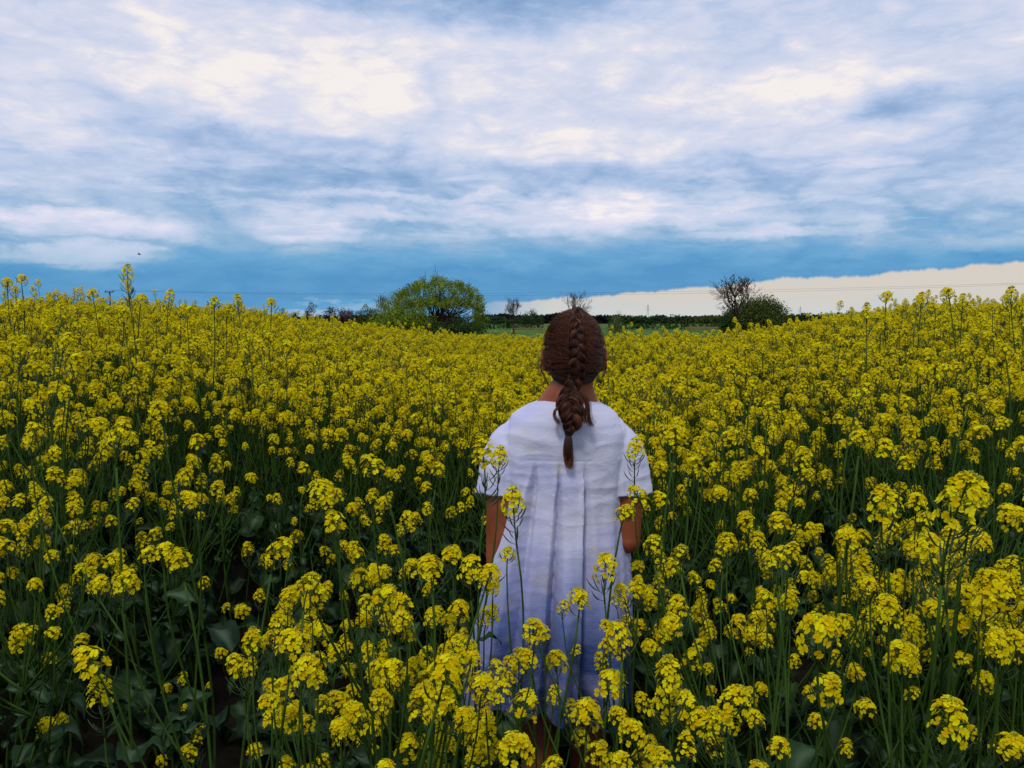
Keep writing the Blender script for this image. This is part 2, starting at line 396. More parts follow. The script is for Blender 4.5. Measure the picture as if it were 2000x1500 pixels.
def bare_tree(name, px, D, py_top, wpx, seed, label, mat_='bark', leafm=None, depth=5, twig=.02, group=None, cat='tree', trunkr=None):
    b = place(px, D); H = zat(py_top, D) - b[2]; rs = np.random.default_rng(seed)
    W = wpx/FPX*D
    mb = MB(); tips = []
    r0 = trunkr or H*.028
    th = H*.26
    trunk = bez([(0, 0, -.3), (rs.normal()*.1, 0, th*.5), (rs.normal()*.2, 0, th)], 6)
    mb.tube(trunk, np.linspace(r0*1.25, r0*.85, 6), 8)
    for q in range(6):
        a = q*2*math.pi/6 + rs.random(); sp = rs.uniform(.25, .75) if q else .05
        d = np.array([math.cos(a)*sp, math.sin(a)*sp, 1]); d /= np.linalg.norm(d)
        branch(mb, tips, np.array(trunk[-1])*[1, 1, rs.uniform(.75, 1)], d, H*.26, r0*.5, depth-1, rs, .42, .12, twig, (2, 4))
    V = np.concatenate(mb.V); up_ = V[:, 2] > th
    sxy = (W/2)/max(np.percentile(np.abs(V[:, 0]), 99.3), .1); szz = (H)/V[:, 2].max()
    def fit(A):
        A = np.array(A); k = sm(A[:, 2], 0, th*1.2)[:, None]; A[:, :2] = A[:, :2]*(1+(sxy-1)*k); A[:, 2] *= szz; return A
    mb.V = [fit(v) for v in mb.V]; tips = fit(np.array(tips))
    t = thing(name, b, label, cat, group)
    link('trunk', mb.mesh('bare_branches', [M[mat_]]), t)
    if leafm:
        cr = MB(); leaves(cr, tips[rs.random(len(tips)) < leafm[1]], leafm[2], leafm[3], leafm[4], rs)
        link('crown', cr.mesh('sparse_crown', [M[leafm[0]]]), t)
    return t

def clumps(n, rs, shell=.55, flat=0.0):
    d = rs.normal(size=(n, 3)); d /= np.linalg.norm(d, axis=1)[:, None]; d[:, 2] = np.where(d[:, 2] < -flat, -d[:, 2]*.5, d[:, 2])
    return d*(shell + (1-shell)*rs.random((n, 1)))
def lump(c, seed):                            # uneven outline
    return np.array([1 + .22*mnoise.noise(Vector(v)*1.8 + Vector((seed*3.1, 0, 0))) for v in c])[:, None]*c

def leafy(name, cx, D, px0, px1, py_top, seed, label, lm='green', n=260, per=26, leaf=.34, shell=.45, bottom=None, trunk=True, group=None, cat='tree', low=0.12, power=1.0, barkm='bark', clr=.16):
    b = place(cx, D); rs = np.random.default_rng(seed)
    zt = zat(py_top, D) - b[2]; x0, x1 = at(px0, 640, D)[0]-b[0], at(px1, 640, D)[0]-b[0]
    hw = (x1-x0)/2; mx = (x0+x1)/2; zb = zt*low; hh = zt-zb
    c = lump(clumps(n, rs, shell), seed); 
    c[:, 2] = np.abs(c[:, 2])
    C = np.stack([mx + c[:, 0]*hw*1.02, c[:, 1]*hw*.75, zb + c[:, 2]**power*hh*1.0], -1)
    t = thing(name, b, label, cat, group)
    cr = MB(); leaves(cr, C, clr*min(hw, hh)*1.2+.15, per, leaf, rs)
    tr = MB()
    if trunk:
        for q in range(7):
            e_ = C[rs.integers(len(C))]*np.array([.75, .75, .85]); s0 = np.array([mx*.3 + rs.normal()*.15, rs.normal()*.15, -.2])
            tr.tube(bez([s0, s0*[1, 1, 0]+[0, 0, e_[2]*.45], e_], 8), np.linspace(zt*.022, zt*.006, 8), 6)
        link('trunk', tr.mesh('trunk', [M[barkm]]), t)
    link('crown', cr.mesh('crown', [M[lm]]), t)
    return t

def hedge(D, px0, px1, tops, seed, label, lm='green', name='hedge', cat='hedge', depth=3.0, leaf=.4, dens=1.6, baseleaf=None):
    b = place((px0+px1)/2, D); rs = np.random.default_rng(seed)
    x0, x1 = at(px0, 640, D)[0], at(px1, 640, D)[0]; Wd = x1-x0
    n = int(Wd*dens*12); xs = rs.uniform(x0, x1, n); pxs = px0 + (xs-x0)/Wd*(px1-px0)
    top = np.array([zat(v, D) for v in np.interp(pxs, np.linspace(px0, px1, len(tops)), tops)]) - b[2]
    top *= np.array([1 + .16*mnoise.noise(Vector((x*.35, seed, 0))) + .10*mnoise.noise(Vector((x*1.3, seed, 2))) for x in xs])
    f = rs.random(n)**.8; C = np.stack([xs-b[0], rs.uniform(-.5, .5, n)*depth*np.sqrt(1-.6*f), f*top*.93], -1)
    cr = MB(); leaves(cr, C, .55*max(1, D/300), 14, leaf, rs)
    st = MB()
    for q in range(int(Wd*.5)):
        x = rs.uniform(x0, x1)-b[0]; st.tube([(x, 0, -.2), (x+rs.normal()*.2, rs.normal()*.2, top.mean()*.6)], [.07, .03], 4)
    t = thing(name, b, label, cat)
    link('stems', st.mesh('stems', [M['bark']]), t); link('crown', cr.mesh('hedge_leaves', [M[lm]]), t)
    return t

# big willow: an umbrella of fresh foliage over bare forking limbs
def willow():
    D = 165; b = place(862, D); rs = np.random.default_rng(3)
    t = thing('willow_tree', b, 'large round willow with fresh green crown and bare dark limbs, biggest tree on the horizon', 'tree')
    x0, x1 = at(750, 640, D)[0]-b[0], at(962, 640, D)[0]-b[0]; zt = zat(537, D)-b[2]
    mx, hw = (x0+x1)/2, (x1-x0)/2
    cr, wd = MB(), MB()
    c = lump(clumps(900, rs, .86, .0), 5); c[:, 2] = np.abs(c[:, 2])
    prof = np.stack([mx + c[:, 0]*hw*.93, c[:, 1]*hw*.7, zt*.10 + c[:, 2]**.72*zt*.86], -1)
    keep = (c[:, 2] > .30) | (np.abs(c[:, 0]) > .72)
    leaves(cr, prof[keep], .78, 38, .27, rs)
    prof2 = prof[(c[:, 2] > .5)]*np.array([.93, .8, .93]); leaves(cr, prof2, .8, 10, .24, rs)
    for q in range(60):                        # hanging curtains at the rim
        a = prof[keep][rs.integers(keep.sum())]; k = np.linspace(0, 1, 7)[:, None]
        leaves(cr, a + k*np.array([0, 0, -1.6]), .22, 8, .2, rs)
    inner = clumps(90, rs, .2); inner[:, 2] = np.abs(inner[:, 2])
    leaves(cr, np.stack([mx-hw*.45+inner[:, 0]*hw*.45, inner[:, 1]*5, .5+inner[:, 2]*zt*.5], -1), .9, 30, .26, rs)
    for q in range(46):
        e_ = prof[rs.integers(len(prof))]*np.array([.97, .95, .97]); s0 = np.array([mx + rs.normal()*1.5+1.0, rs.normal()*.8, -.3])
        mid = s0*[1, 1, 0] + np.array([(e_[0]-s0[0])*.12, (e_[1]-s0[1])*.12, e_[2]*.45])
        P = bez([s0, mid, e_], 10); wd.tube(P, np.linspace(.26, .05, 10), 5)
        for r_ in range(5):
            i = rs.integers(4, 9); q2 = P[i]; d2 = (P[i]-P[i-1]); d2 /= np.linalg.norm(d2); d2 = d2 + rs.normal(size=3)*.45
            wd.tube(bez([q2, q2+d2*1.3, q2+d2*2.2+[0, 0, .5]], 5), np.linspace(.07, .025, 5), 3, cap=False)
    link('trunk', wd.mesh('willow_limbs', [M['bark']]), t); link('crown', cr.mesh('willow_crown', [M['willow']]), t)
willow()
leafy('bush', 800, 160, 720, 850, 574, 21, 'dense dark olive thicket leaning on the left side of the big willow', 'willow', 520, 30, .28, .3, low=.02, cat='bush', power=.7)
leafy('bush', 905, 158, 862, 950, 612, 22, 'low green bush under the right edge of the big willow', 'green', 220, 26, .28, .3, low=.0, cat='bush')
leafy('bush', 842, 156, 815, 880, 622, 23, 'low dark bush at the foot of the big willow trunk', 'green', 160, 26, .28, .3, low=.0, cat='bush')
bare_tree('bare_tree', 1003, 160, 577, 46, 31, 'slender leafless tree standing alone in the meadow left of the person', 'bark', None, 6, .022)
bare_tree('bare_tree', 1122, 175, 566, 62, 32, 'leafless tree whose twigs rise straight above the head of the person', 'palebark', None, 6, .022)
bare_tree('bare_tree', 1043, 290, 600, 34, 33, 'small faint leafless tree between the lone bare tree and the person', 'palebark', None, 5, .035)
bare_tree('bare_tree', 1442, 150, 537, 112, 34, 'wide half bare tree with sparse reddish leaves on the right horizon', 'bark', ('redleaf', .30, .35, 3, .22), 6, .022, trunkr=.34)
leafy('bush', 1480, 185, 1420, 1538, 586, 35, 'rounded brown green bush behind the wide half bare tree', 'olive', 900, 40, .36, .55, low=.0, cat='bush', power=.6, clr=.2)
leafy('bush', 1425, 180, 1402, 1450, 590, 36, 'narrow dark bush tucked against the left of the half bare tree trunk', 'green', 200, 26, .28, .3, low=.0, cat='bush')
leafy('tree', 608, 230, 588, 630, 594, 41, 'brown and olive tree with a pointed tip left of the dark spreading tree', 'brownleaf', 200, 30, .34, .3, low=.0)
leafy('tree', 648, 235, 617, 682, 598, 42, 'dark blue black spreading tree above the pale low roof', 'darkleaf', 300, 34, .36, .3, low=.0)
leafy('tree', 669, 240, 652, 690, 606, 43, 'copper red tree on the right flank of the dark spreading tree', 'redleaf', 120, 26, .34, .3, low=.0)
bare_tree('bare_tree', 684, 245, 600, 34, 44, 'pale leafless tree between the copper tree and the brown green tree', 'palebark', None, 5, .035)
leafy('tree', 719, 215, 694, 746, 588, 45, 'rounded brown green tree just left of the olive thicket', 'olive', 260, 30, .32, .35, low=.0)
bare_tree('bare_tree', 752, 210, 572, 60, 46, 'leafless tree poking out behind the rounded brown green tree', 'palebark', None, 6, .03)
leafy('tree', 545, 240, 518, 572, 601, 47, 'pale green low tree at the left end of the distant tree row', 'paleleaf', 160, 26, .34, .35, low=.0)
bare_tree('bare_tree', 575, 235, 607, 14, 48, 'thin dark snag between the pale green tree and the brown tree', 'bark', None, 4, .05)
leafy('tree', 500, 260, 470, 520, 609, 49, 'small dark tree half hidden by the left rise of the crop', 'green', 120, 26, .36, .35, low=.0)
leafy('tree', 352, 250, 325, 385, 600, 50, 'dark green tree behind the crop under the tall bloom at left', 'green', 160, 26, .36, .35, low=.0)
leafy('tree', 448, 250, 432, 466, 606, 51, 'small round dark tree just visible over the left crop', 'green', 100, 26, .36, .35, low=.0)
hedge(262, 560, 780, [628, 624, 626, 624, 628, 626], 61, 'low dark hedge under the trees left of the willow', 'green')
hedge(270, 935, 1062, [617, 616, 621, 612, 614], 62, 'green hedge behind the lone bare tree left of the person', 'green')
hedge(255, 1188, 1345, [612, 616, 615, 618, 614, 618], 63, 'dark green hedge across the meadow just right of the person', 'green')
hedge(290, 1335, 1420, [616, 618, 615, 617], 64, 'paler hedge between the dark hedge and the half bare tree', 'olive')
hedge(245, 1528, 1720, [618, 609, 613, 610, 607, 611, 608], 65, 'dark hedge running right from the rounded bush', 'green')
leafy('bush', 1205, 170, 1184, 1224, 608, 66, 'wispy yellow green bush immediately right of the hair', 'paleleaf', 110, 18, .22, .4, low=.0, cat='bush', clr=.22)
# far wooded skyline, hardly more than a line
hedge(900, 930, 1300, [617, 613, 618, 612, 618, 616, 620, 615], 67, 'bluish far tree line behind the hedges at the centre', 'darkleaf', 'tree_line', 'tree line', 8, 2.6, .5)
hedge(950, 1300, 1760, [620, 617, 619, 616, 618, 617], 68, 'bluish far tree line behind the right hedge', 'darkleaf', 'tree_line', 'tree line', 8, 2.6, .5)
hedge(950, 300, 900, [618, 616, 620, 614, 619], 69, 'bluish far tree line behind the left trees', 'darkleaf', 'tree_line', 'tree line', 8, 2.6, .5)

def grass_bank(px0, px1, D, h, seed, label):
    rs = np.random.default_rng(seed); b = place((px0+px1)/2, D); w = (px1-px0)/FPX*D; n = 2600; mb = MB()
    x = rs.uniform(-w/2, w/2, n); y = rs.uniform(-1.5, 1.5, n); hh = h*rs.uniform(.5, 1, n)
    dx = rs.normal(size=n)*.25; s_ = .09
    V = np.stack([np.stack([x-s_, y, x*0-.1], -1), np.stack([x+s_, y, x*0-.1], -1), np.stack([x+dx, y+rs.normal(size=n)*.2, hh], -1)], 1)
    mb.add(V.reshape(-1, 3), None, np.arange(n*3).reshape(-1, 3), 0, np.repeat(rs.random(n), 3))
    o = link('tall_grass', mb.mesh('tall_grass', [M['drygrass']])); o.location = b; tag(o, label, 'grass', kind='stuff')
grass_bank(1342, 1408, 240, 1.1, 71, 'strip of dry straw coloured grass at the hedge foot')
grass_bank(1000, 1062, 240, .7, 72, 'strip of dry grass behind the lone bare tree')

# pale low roof among the trees
M['render'] = simple('pale_wall', (.42, .38, .34), (.55, .50, .45), 2); M['rooftile'] = simple('pale_roof', (.40, .33, .28), (.60, .54, .48), 1.5)
M['dark'] = simple('dark_opening', (.01, .01, .012), (.03, .03, .03), 3)
b = place(622, 225); t = thing('outbuilding', b, 'long pale low outbuilding under the dark spreading tree', 'building')
mb = MB(); mb.box((0, 0, .9), (3.2, 2.2, 1.8)); link('wall', mb.mesh('wall', [M['render']], False), t)
mb = MB(); mb.add([(-1.75, -1.3, 1.75), (1.75, -1.3, 1.75), (1.75, 0, 2.35), (-1.75, 0, 2.35), (-1.75, 1.3, 1.75), (1.75, 1.3, 1.75)], [[0, 1, 2, 3], [3, 2, 5, 4]])
mb.add(np.array([(-1.75, -1.3, 1.68), (1.75, -1.3, 1.68), (1.75, -1.3, 1.752), (-1.75, -1.3, 1.752)]), [[0, 1, 2, 3]])
link('roof', mb.mesh('roof', [M['rooftile']], False), t)
for x in (-.9, .1, 1.0):
    mb = MB(); mb.box((x, -1.13, 1.0), (.5, .06, .7)); link('window', mb.mesh('window', [M['dark']], False), t)

# power line: poles, crossarms and two wires
M['pole'] = simple('pole_wood', (.02, .018, .016), (.05, .045, .04), 4); M['wire'] = simple('wire_metal', (.03, .04, .05), (.06, .07, .08), 4)
M['insul'] = simple('porcelain', (.05, .04, .04), (.09, .07, .07), 4)
def pole(px, D, py, label):
    b = place(px, D); H = zat(py, D) - b[2]; t = thing('utility_pole', b, label, 'utility pole', 'poles of the overhead line')
    mb = MB(); mb.tube([(0, 0, -.5), (0, 0, H)], [.2, .14], 8); link('pole', mb.mesh('pole', [M['pole']]), t)
    mb = MB(); mb.box((0, -.2, H-.15), (1.9, .16, .18)); link('crossarm', mb.mesh('crossarm', [M['pole']], False), t)
    for x in (-.85, .85):
        mb = MB(); mb.tube([(x, -.2, H-.06), (x, -.2, H+.1), (x, -.2, H+.2)], [.07, .10, .05], 6); link('insulator', mb.mesh('insulator', [M['insul']]), t)
    return np.array([b[0], D, b[2]+H+.2])
pa = pole(217, 175, 569, 'dark wooden utility pole with crossarm rising behind the crop at left')
pb = pole(2330, 140, 543, 'dark wooden utility pole beyond the right rise of the crop')
for dx, lab in ((-.85, 'upper thin overhead wire crossing the low sky'), (.85, 'lower thin overhead wire crossing the low sky')):
    P = [pa + [dx, -.2, 0] + (pb-pa)*f - np.array([0, 0, 4*1.6*f*(1-f)*(1 if dx < 0 else 1.25)]) for f in np.linspace(0, 1, 40)]
    mb = MB(); mb.tube(P, .013, 4); tag(link('overhead_wire', mb.mesh('overhead_wire', [M['wire']])), lab, 'wire', 'overhead wires')
M['steel'] = simple('pylon_steel', (.16, .18, .20), (.22, .24, .26), 1)
def pylon(px, D, py, label):
    b = place(px, D); H = zat(py, D)-b[2]; t = thing('pylon', b, label, 'pylon', 'far lattice pylons'); mb = MB()
    w = lambda z: H*.09*(1-z)**1.3+H*.012
    Z = np.linspace(0, 1, 12)
    for sx_ in (-1, 1):
        for sy_ in (-1, 1): mb.tube([(sx_*w(z), sy_*w(z), z*H) for z in Z], .12, 4)
    for q in range(11):
        for s_ in (-1, 1): mb.tube([(-s_*w(Z[q]), -w(Z[q]), Z[q]*H), (s_*w(Z[q+1]), -w(Z[q+1]), Z[q+1]*H)], .09, 3)
    link('mast', mb.mesh('lattice_mast', [M['steel']], False), t)
    for z, l in ((.68, .20), (.8, .16), (.92, .12)):
        mb = MB(); mb.tube([(-l*H, 0, z*H), (0, 0, z*H+.3), (l*H, 0, z*H)], .16, 4); link('arm', mb.mesh('arm', [M['steel']], False), t)
pylon(1265, 1500, 595, 'tiny grey lattice pylon on the skyline above the dark hedge')
pylon(1562, 1600, 599, 'tiny grey lattice pylon right of the rounded bush')

# birds
M['bird'] = simple('bird_feather', (.008, .008, .010), (.02, .02, .025), 30)
def bird(loc, label, flying, s=1.0):
    t = thing('bird', loc, label, 'bird'); mb = MB()
    mb.tube(np.array([(-.16, 0, -.02), (-.08, 0, 0), (0, 0, .0), (.1, 0, .02), (.15, 0, .03), (.2, 0, .03), (.235, 0, .02)])*s, np.array([.012, .035, .055, .05, .03, .028, .004])*s, 8)
    mb.tube(np.array([(-.14, 0, -.01), (-.30, 0, -.03)])*s, np.array([.02, .035])*s, 6, flat=.3)
    link('body', mb.mesh('bird_body', [M['bird']]), t)
    for sd_ in (-1, 1):
        mb = MB()
        if flying: V = np.array([(.08, .03*sd_, .01), (-.08, .03*sd_, .01), (-.10, .22*sd_, .12), (.05, .22*sd_, .13), (-.14, .42*sd_, .10)])
        else: V = np.array([(.08, .05*sd_, .02), (-.06, .05*sd_, .02), (-.14, .04*sd_, -.02), (-.02, .055*sd_, -.05), (-.26, .02*sd_, -.04)])
        V2 = np.vstack([V, V - [0, 0, .012]])*s
        mb.add(V2, [[0, 1, 2, 3], [5, 8, 7, 6]], [[3, 2, 4], [8, 9, 7]]); link('wing', mb.mesh('wing', [M['bird']]), t)
    return t
bb = bird(at(272, 497, 90), 'tiny dark bird flying over the tall bloom at left', True); bb.rotation_euler = (R(15), 0, R(40))
bb = bird(at(1431, 538.5, 150), 'dark bird perched on the top twig of the half bare tree', False, 1.9); bb.rotation_euler = (0, R(-30), R(20))

# ------------------------------------------------------------------ rapeseed: blossoms, leaves, plants
FM = ['petal', 'bud', 'stem', 'pod']          # material slots of a flower head
def petal_grid(lod):
    if lod == 0: rows, W = [0, .36, .68, .90, 1.0], [.12, .36, .52, .50, .26]; cols = [-1, 0, 1]
    elif lod == 1: rows, W = [0, .6, 1.0], [.14, .46, .36]; cols = [-1, 1]
    else: rows, W = [0, .62, 1.0], [.12, .5, .30]; cols = [-1, 1]
    V = []
    for r_, w in zip(rows, W):
        for c in cols: V.append((r_, c*w, .55*r_**1.2*.35 - .10*(r_**3) + .10*abs(c)*w))
    nc = len(cols); i = np.arange(len(rows)-1)[:, None]*nc; j = np.arange(nc-1)[None]
    return np.array(V), np.stack([i+j, i+nc+j, i+nc+j+1, i+j+1], -1).reshape(-1, 4)
def flower(mb, p, nrm, size, rs, lod):
    PV, PQ = petal_grid(lod); F = frame(nrm, rs.random()*6.28)
    ti = rs.random(); op = rs.uniform(.85, 1.1)
    for q in range(4):
        a = q*math.pi/2 + rs.normal()*.12 + (.18 if q % 2 else -.18); c, s_ = math.cos(a), math.sin(a)
        V = PV.copy(); V[:, 2] *= rs.uniform(.5, 1.7)*op; V = V*size*np.array([1, 1.0, 1])
        V[:, 2] += rs.normal(size=len(V))*size*.03
        V = V @ np.array([[c, s_, 0], [-s_, c, 0], [0, 0, 1]])
        mb.add(V @ F[:3, :3].T + p, PQ, None, 0, np.clip(ti*.8 + .2 + rs.normal()*.1 - .55*np.clip(1 - PV[:, 0]/.55, 0, 1), 0, 1))
def pod(mb, p, d, l, rs):
    d = d/np.linalg.norm(d); side = d*[1, 1, 0]; 
    P = bez([p, p+d*l*.35, p+side*l*.55+[0, 0, l*.25], p+side*l*.75+[0, 0, l*.75]], 7)
    mb.tube(P, np.array([.5, .5, .7, 1.2, 1.3, 1.0, .3])*.0013, 4, 3, rs.random())
def raceme(seed, lod=0, stage=None):
    """a flower head: axis, open blossoms in a dome, buds on top, pods below; base at origin, +Z up"""
    rs = np.random.default_rng(seed); mb = MB()
    st = rs.random() if stage is None else stage       # 0 young and domed .. 1 old, long, podded
    hf = .021 + .034*st; zf = .035 + .08*st; nfl = int(rs.integers(34, 48)) if lod == 0 else int(rs.integers(24, 32))
    h = zf + hf; bend = rs.normal(size=2)*.012
    ax = lambda z: np.array([bend[0]*(z/h)**2, bend[1]*(z/h)**2, z])
    mb.tube([ax(z) for z in np.linspace(0, h, 6 if lod < 2 else 3)], np.linspace(.0022, .0012, 6 if lod < 2 else 3), 6 if lod == 0 else 3, 2)
    for q in range(nfl):
        f = q/(nfl-1); z = zf + hf*f**.9; a = q*2.39996 + rs.normal()*.2
        tilt = R(np.interp(f, [0, .3, .7, 1], [98, 72, 48, 22])) + rs.normal()*.14
        l = np.interp(f, [0, .3, .8, 1], [.026, .027, .022, .013])*rs.uniform(.85, 1.1)
        d = np.array([math.cos(a)*math.sin(tilt), math.sin(a)*math.sin(tilt), math.cos(tilt)])
        p0 = ax(z-.006); p1 = p0 + d*l
        if lod == 0: mb.tube(bez([p0, p0+d*l*.6+[0, 0, -.001], p1], 4), .0006, 3, 1, .2, False)
        elif lod == 1: mb.tube([p0, p1], .0007, 3, 1, .2, False)
        n = d + np.array([0, 0, .35]) + rs.normal(size=3)*.18
        flower(mb, p1, n, rs.uniform(.0064, .0082)*(1.15 if lod else 1), rs, lod)
    for q in range(14 if lod < 2 else 4):              # buds
        a = q*2.39996; rr = .0035*math.sqrt(q+.5)*.9; p = ax(h) + [math.cos(a)*rr, math.sin(a)*rr, .010 - q*.0006]
        d = np.array([math.cos(a)*rr, math.sin(a)*rr, .012]); F = frame(d)
        mb.ellipsoid(p, (.0017, .0017, .0034), 1, 6 if lod == 0 else 4, 4 if lod == 0 else 3, rs.random()*.9, F[:3, :3])
    if lod < 2:
        for q in range(int(4 + 15*st)):
            z = zf*rs.uniform(.02, .92); a = q*2.39996+1; d = np.array([math.cos(a), math.sin(a), .25])
            pod(mb, ax(z), d, rs.uniform(.032, .055), rs)
    return mb
def rleaf(seed, L_=.14, W_=.05, curl=.5, lobed=False, nr=9):
    rs = np.random.default_rng(seed); mb = MB(); V = []; ve = []
    for r_ in range(nr):
        f = r_/(nr-1); w = W_*(math.sin(math.pi*min(1, f*.93+.06))**.75)*(1-.25*f)
        if lobed: w *= .65+.45*abs(math.sin(f*9+rs.normal()*.3)) if f < .6 else 1.25
        if r_ == nr-1: w = .001
        for c in (-1, -.5, 0, .5, 1):
            V.append((f*L_*math.cos(f*curl), c*w + rs.normal()*.0012, f*L_*.35 - L_*curl*.75*f*f + abs(c)*w*.35 + .012*math.sin(f*11+c*3)*abs(c)*(L_/.15)))
            ve.append(.75 if c == 0 else .0)
    i = np.arange(nr-1)[:, None]*5; j = np.arange(4)[None]
    mb.add(V, np.stack([i+j, i+j+1, i+6+j, i+5+j], -1).reshape(-1, 4), None, 0, rs.random(), ve); return mb

def stem_curve(top, lean_s, rs, n=14, base=(0, 0, 0)):
    b = np.asarray(base, float); t_ = np.asarray(top, float); L_ = np.linalg.norm(t_-b)
    m1 = b + (t_-b)*.35 + np.array([rs.normal(), rs.normal(), 0])*L_*.09*lean_s; m2 = b + (t_-b)*.72 + np.array([rs.normal(), rs.normal(), 0])*L_*.05*lean_s
    return bez([b, m1, m2, t_], n)
def dirs(P, i): d = P[min(i+1, len(P)-1)] - P[max(i-1, 0)]; return d/np.linalg.norm(d)

def plant(seed, H=1.15, tips=None, nb=6, lod=0, top=None, dense=1.0, nleaf=6, hsc=1.0):
    """returns (stem MB, [(flowerhead index, matrix)], [(leaf index, matrix)])"""
    rs = np.random.default_rng(seed); st = MB(); heads = []; lvs = []
    n = 16 if lod == 0 else 7
    top = np.array([rs.normal()*.09, rs.normal()*.09, H-.06]) if top is None else np.asarray(top, float)
    P = stem_curve(top, 1, rs, n); k = 6 if lod == 0 else 4
    st.tube(P, np.linspace(.0040, .0021, n), k, 0, rs.random())
    heads.append((int(rs.integers(0, 99)), frame(dirs(P, n-1), rs.random()*6, rs.uniform(.72, .92)*hsc, P[-1])))
    if tips is None:
        tips = []
        for q in range(nb):
            a = q*2.39996 + rs.random()*1.2; rr = rs.uniform(.06, .20)*dense; hz = H*(rs.uniform(.82, .97) if lod == 0 else rs.uniform(.78, .97))
            f = hz/H; c = P[int(f*(n-1))]; tips.append((c[0]+math.cos(a)*rr, c[1]+math.sin(a)*rr, hz-.06))
    for tp in tips:
        tp = np.asarray(tp, float); s0 = max(.22, tp[2]/max(top[2], .1)*rs.uniform(.5, .74)); i = min(int(s0*(n-1)), n-3); a0 = P[i]
        out = (tp-a0)*[1, 1, 0]; d0 = dirs(P, i)
        B = bez([a0, a0 + d0*.25*np.linalg.norm(tp-a0) + out*.45, tp - np.array([0, 0, .35*(tp[2]-a0[2])]) + out*.02, tp], 9 if lod == 0 else 4)
        st.tube(B, np.linspace(.0025, .0015, len(B)), 5 if lod == 0 else 3, 0, rs.random(), False)
        heads.append((int(rs.integers(0, 99)), frame(dirs(B, len(B)-1), rs.random()*6, rs.uniform(.46, .86)*(.94 if lod == 0 else 1)*hsc, B[-1])))
        if rs.random() < .8:
            az_ = math.atan2(out[1], out[0]); lvs.append((int(rs.integers(0, 3)), frame((0, 0, 1), az_, rs.uniform(.5, .95), a0)))
    for q in range(nleaf):
        f = rs.uniform(.12, .62); i = int(f*(n-1)); az_ = q*2.39996 + rs.random()
        lvs.append((3+int(rs.integers(0, 4)), frame((rs.normal()*.25, rs.normal()*.25, 1), az_, rs.uniform(.7, 1.25)*(1.25-f), P[i])))
    return st, heads, lvs

HEADS = [raceme(100+q, 0, s_).mesh('flower_head', [M[k] for k in FM]) for q, s_ in enumerate([.05, .15, .3, .45, .7, .95, .1, .35, .22, .55])]
LEAFS = [rleaf(10, .085, .014, .5), rleaf(11, .10, .018, .8), rleaf(12, .07, .012, .3),
         rleaf(13, .20, .05, .9, True), rleaf(14, .17, .045, .6), rleaf(15, .22, .055, 1.1, True), rleaf(16, .15, .04, 1.0)]
LEAFM = [l.mesh('leaf', [M['leaf']]) for l in LEAFS]
def build_plant(seed, loc, label, heads_pick=None, rot=0, scale=1, **kw):
    st, heads, lvs = plant(seed, **kw)
    t = thing('rapeseed_plant', loc, label, 'rapeseed plant', 'flowering rapeseed plants near the camera'); t.rotation_euler = (0, 0, rot); t.scale = (scale,)*3
    link('stem', st.mesh('stem', [M['stem']]), t)
    for q, (hi, Mx) in enumerate(heads):
        link('flower_head', HEADS[heads_pick[q] if heads_pick and q < len(heads_pick) else hi % len(HEADS)], t, Mx)
    for li, Mx in lvs: link('leaf', LEAFM[li], t, Mx)
    return t
def copy_plant(src, loc, rot, sc, label):
    c = src.copy(); COL.objects.link(c); c.location = loc; c.rotation_euler = rot; c.scale = sc; c['label'] = label
    for ch in src.children:
        d = ch.copy(); COL.objects.link(d); d.parent = c
    return c

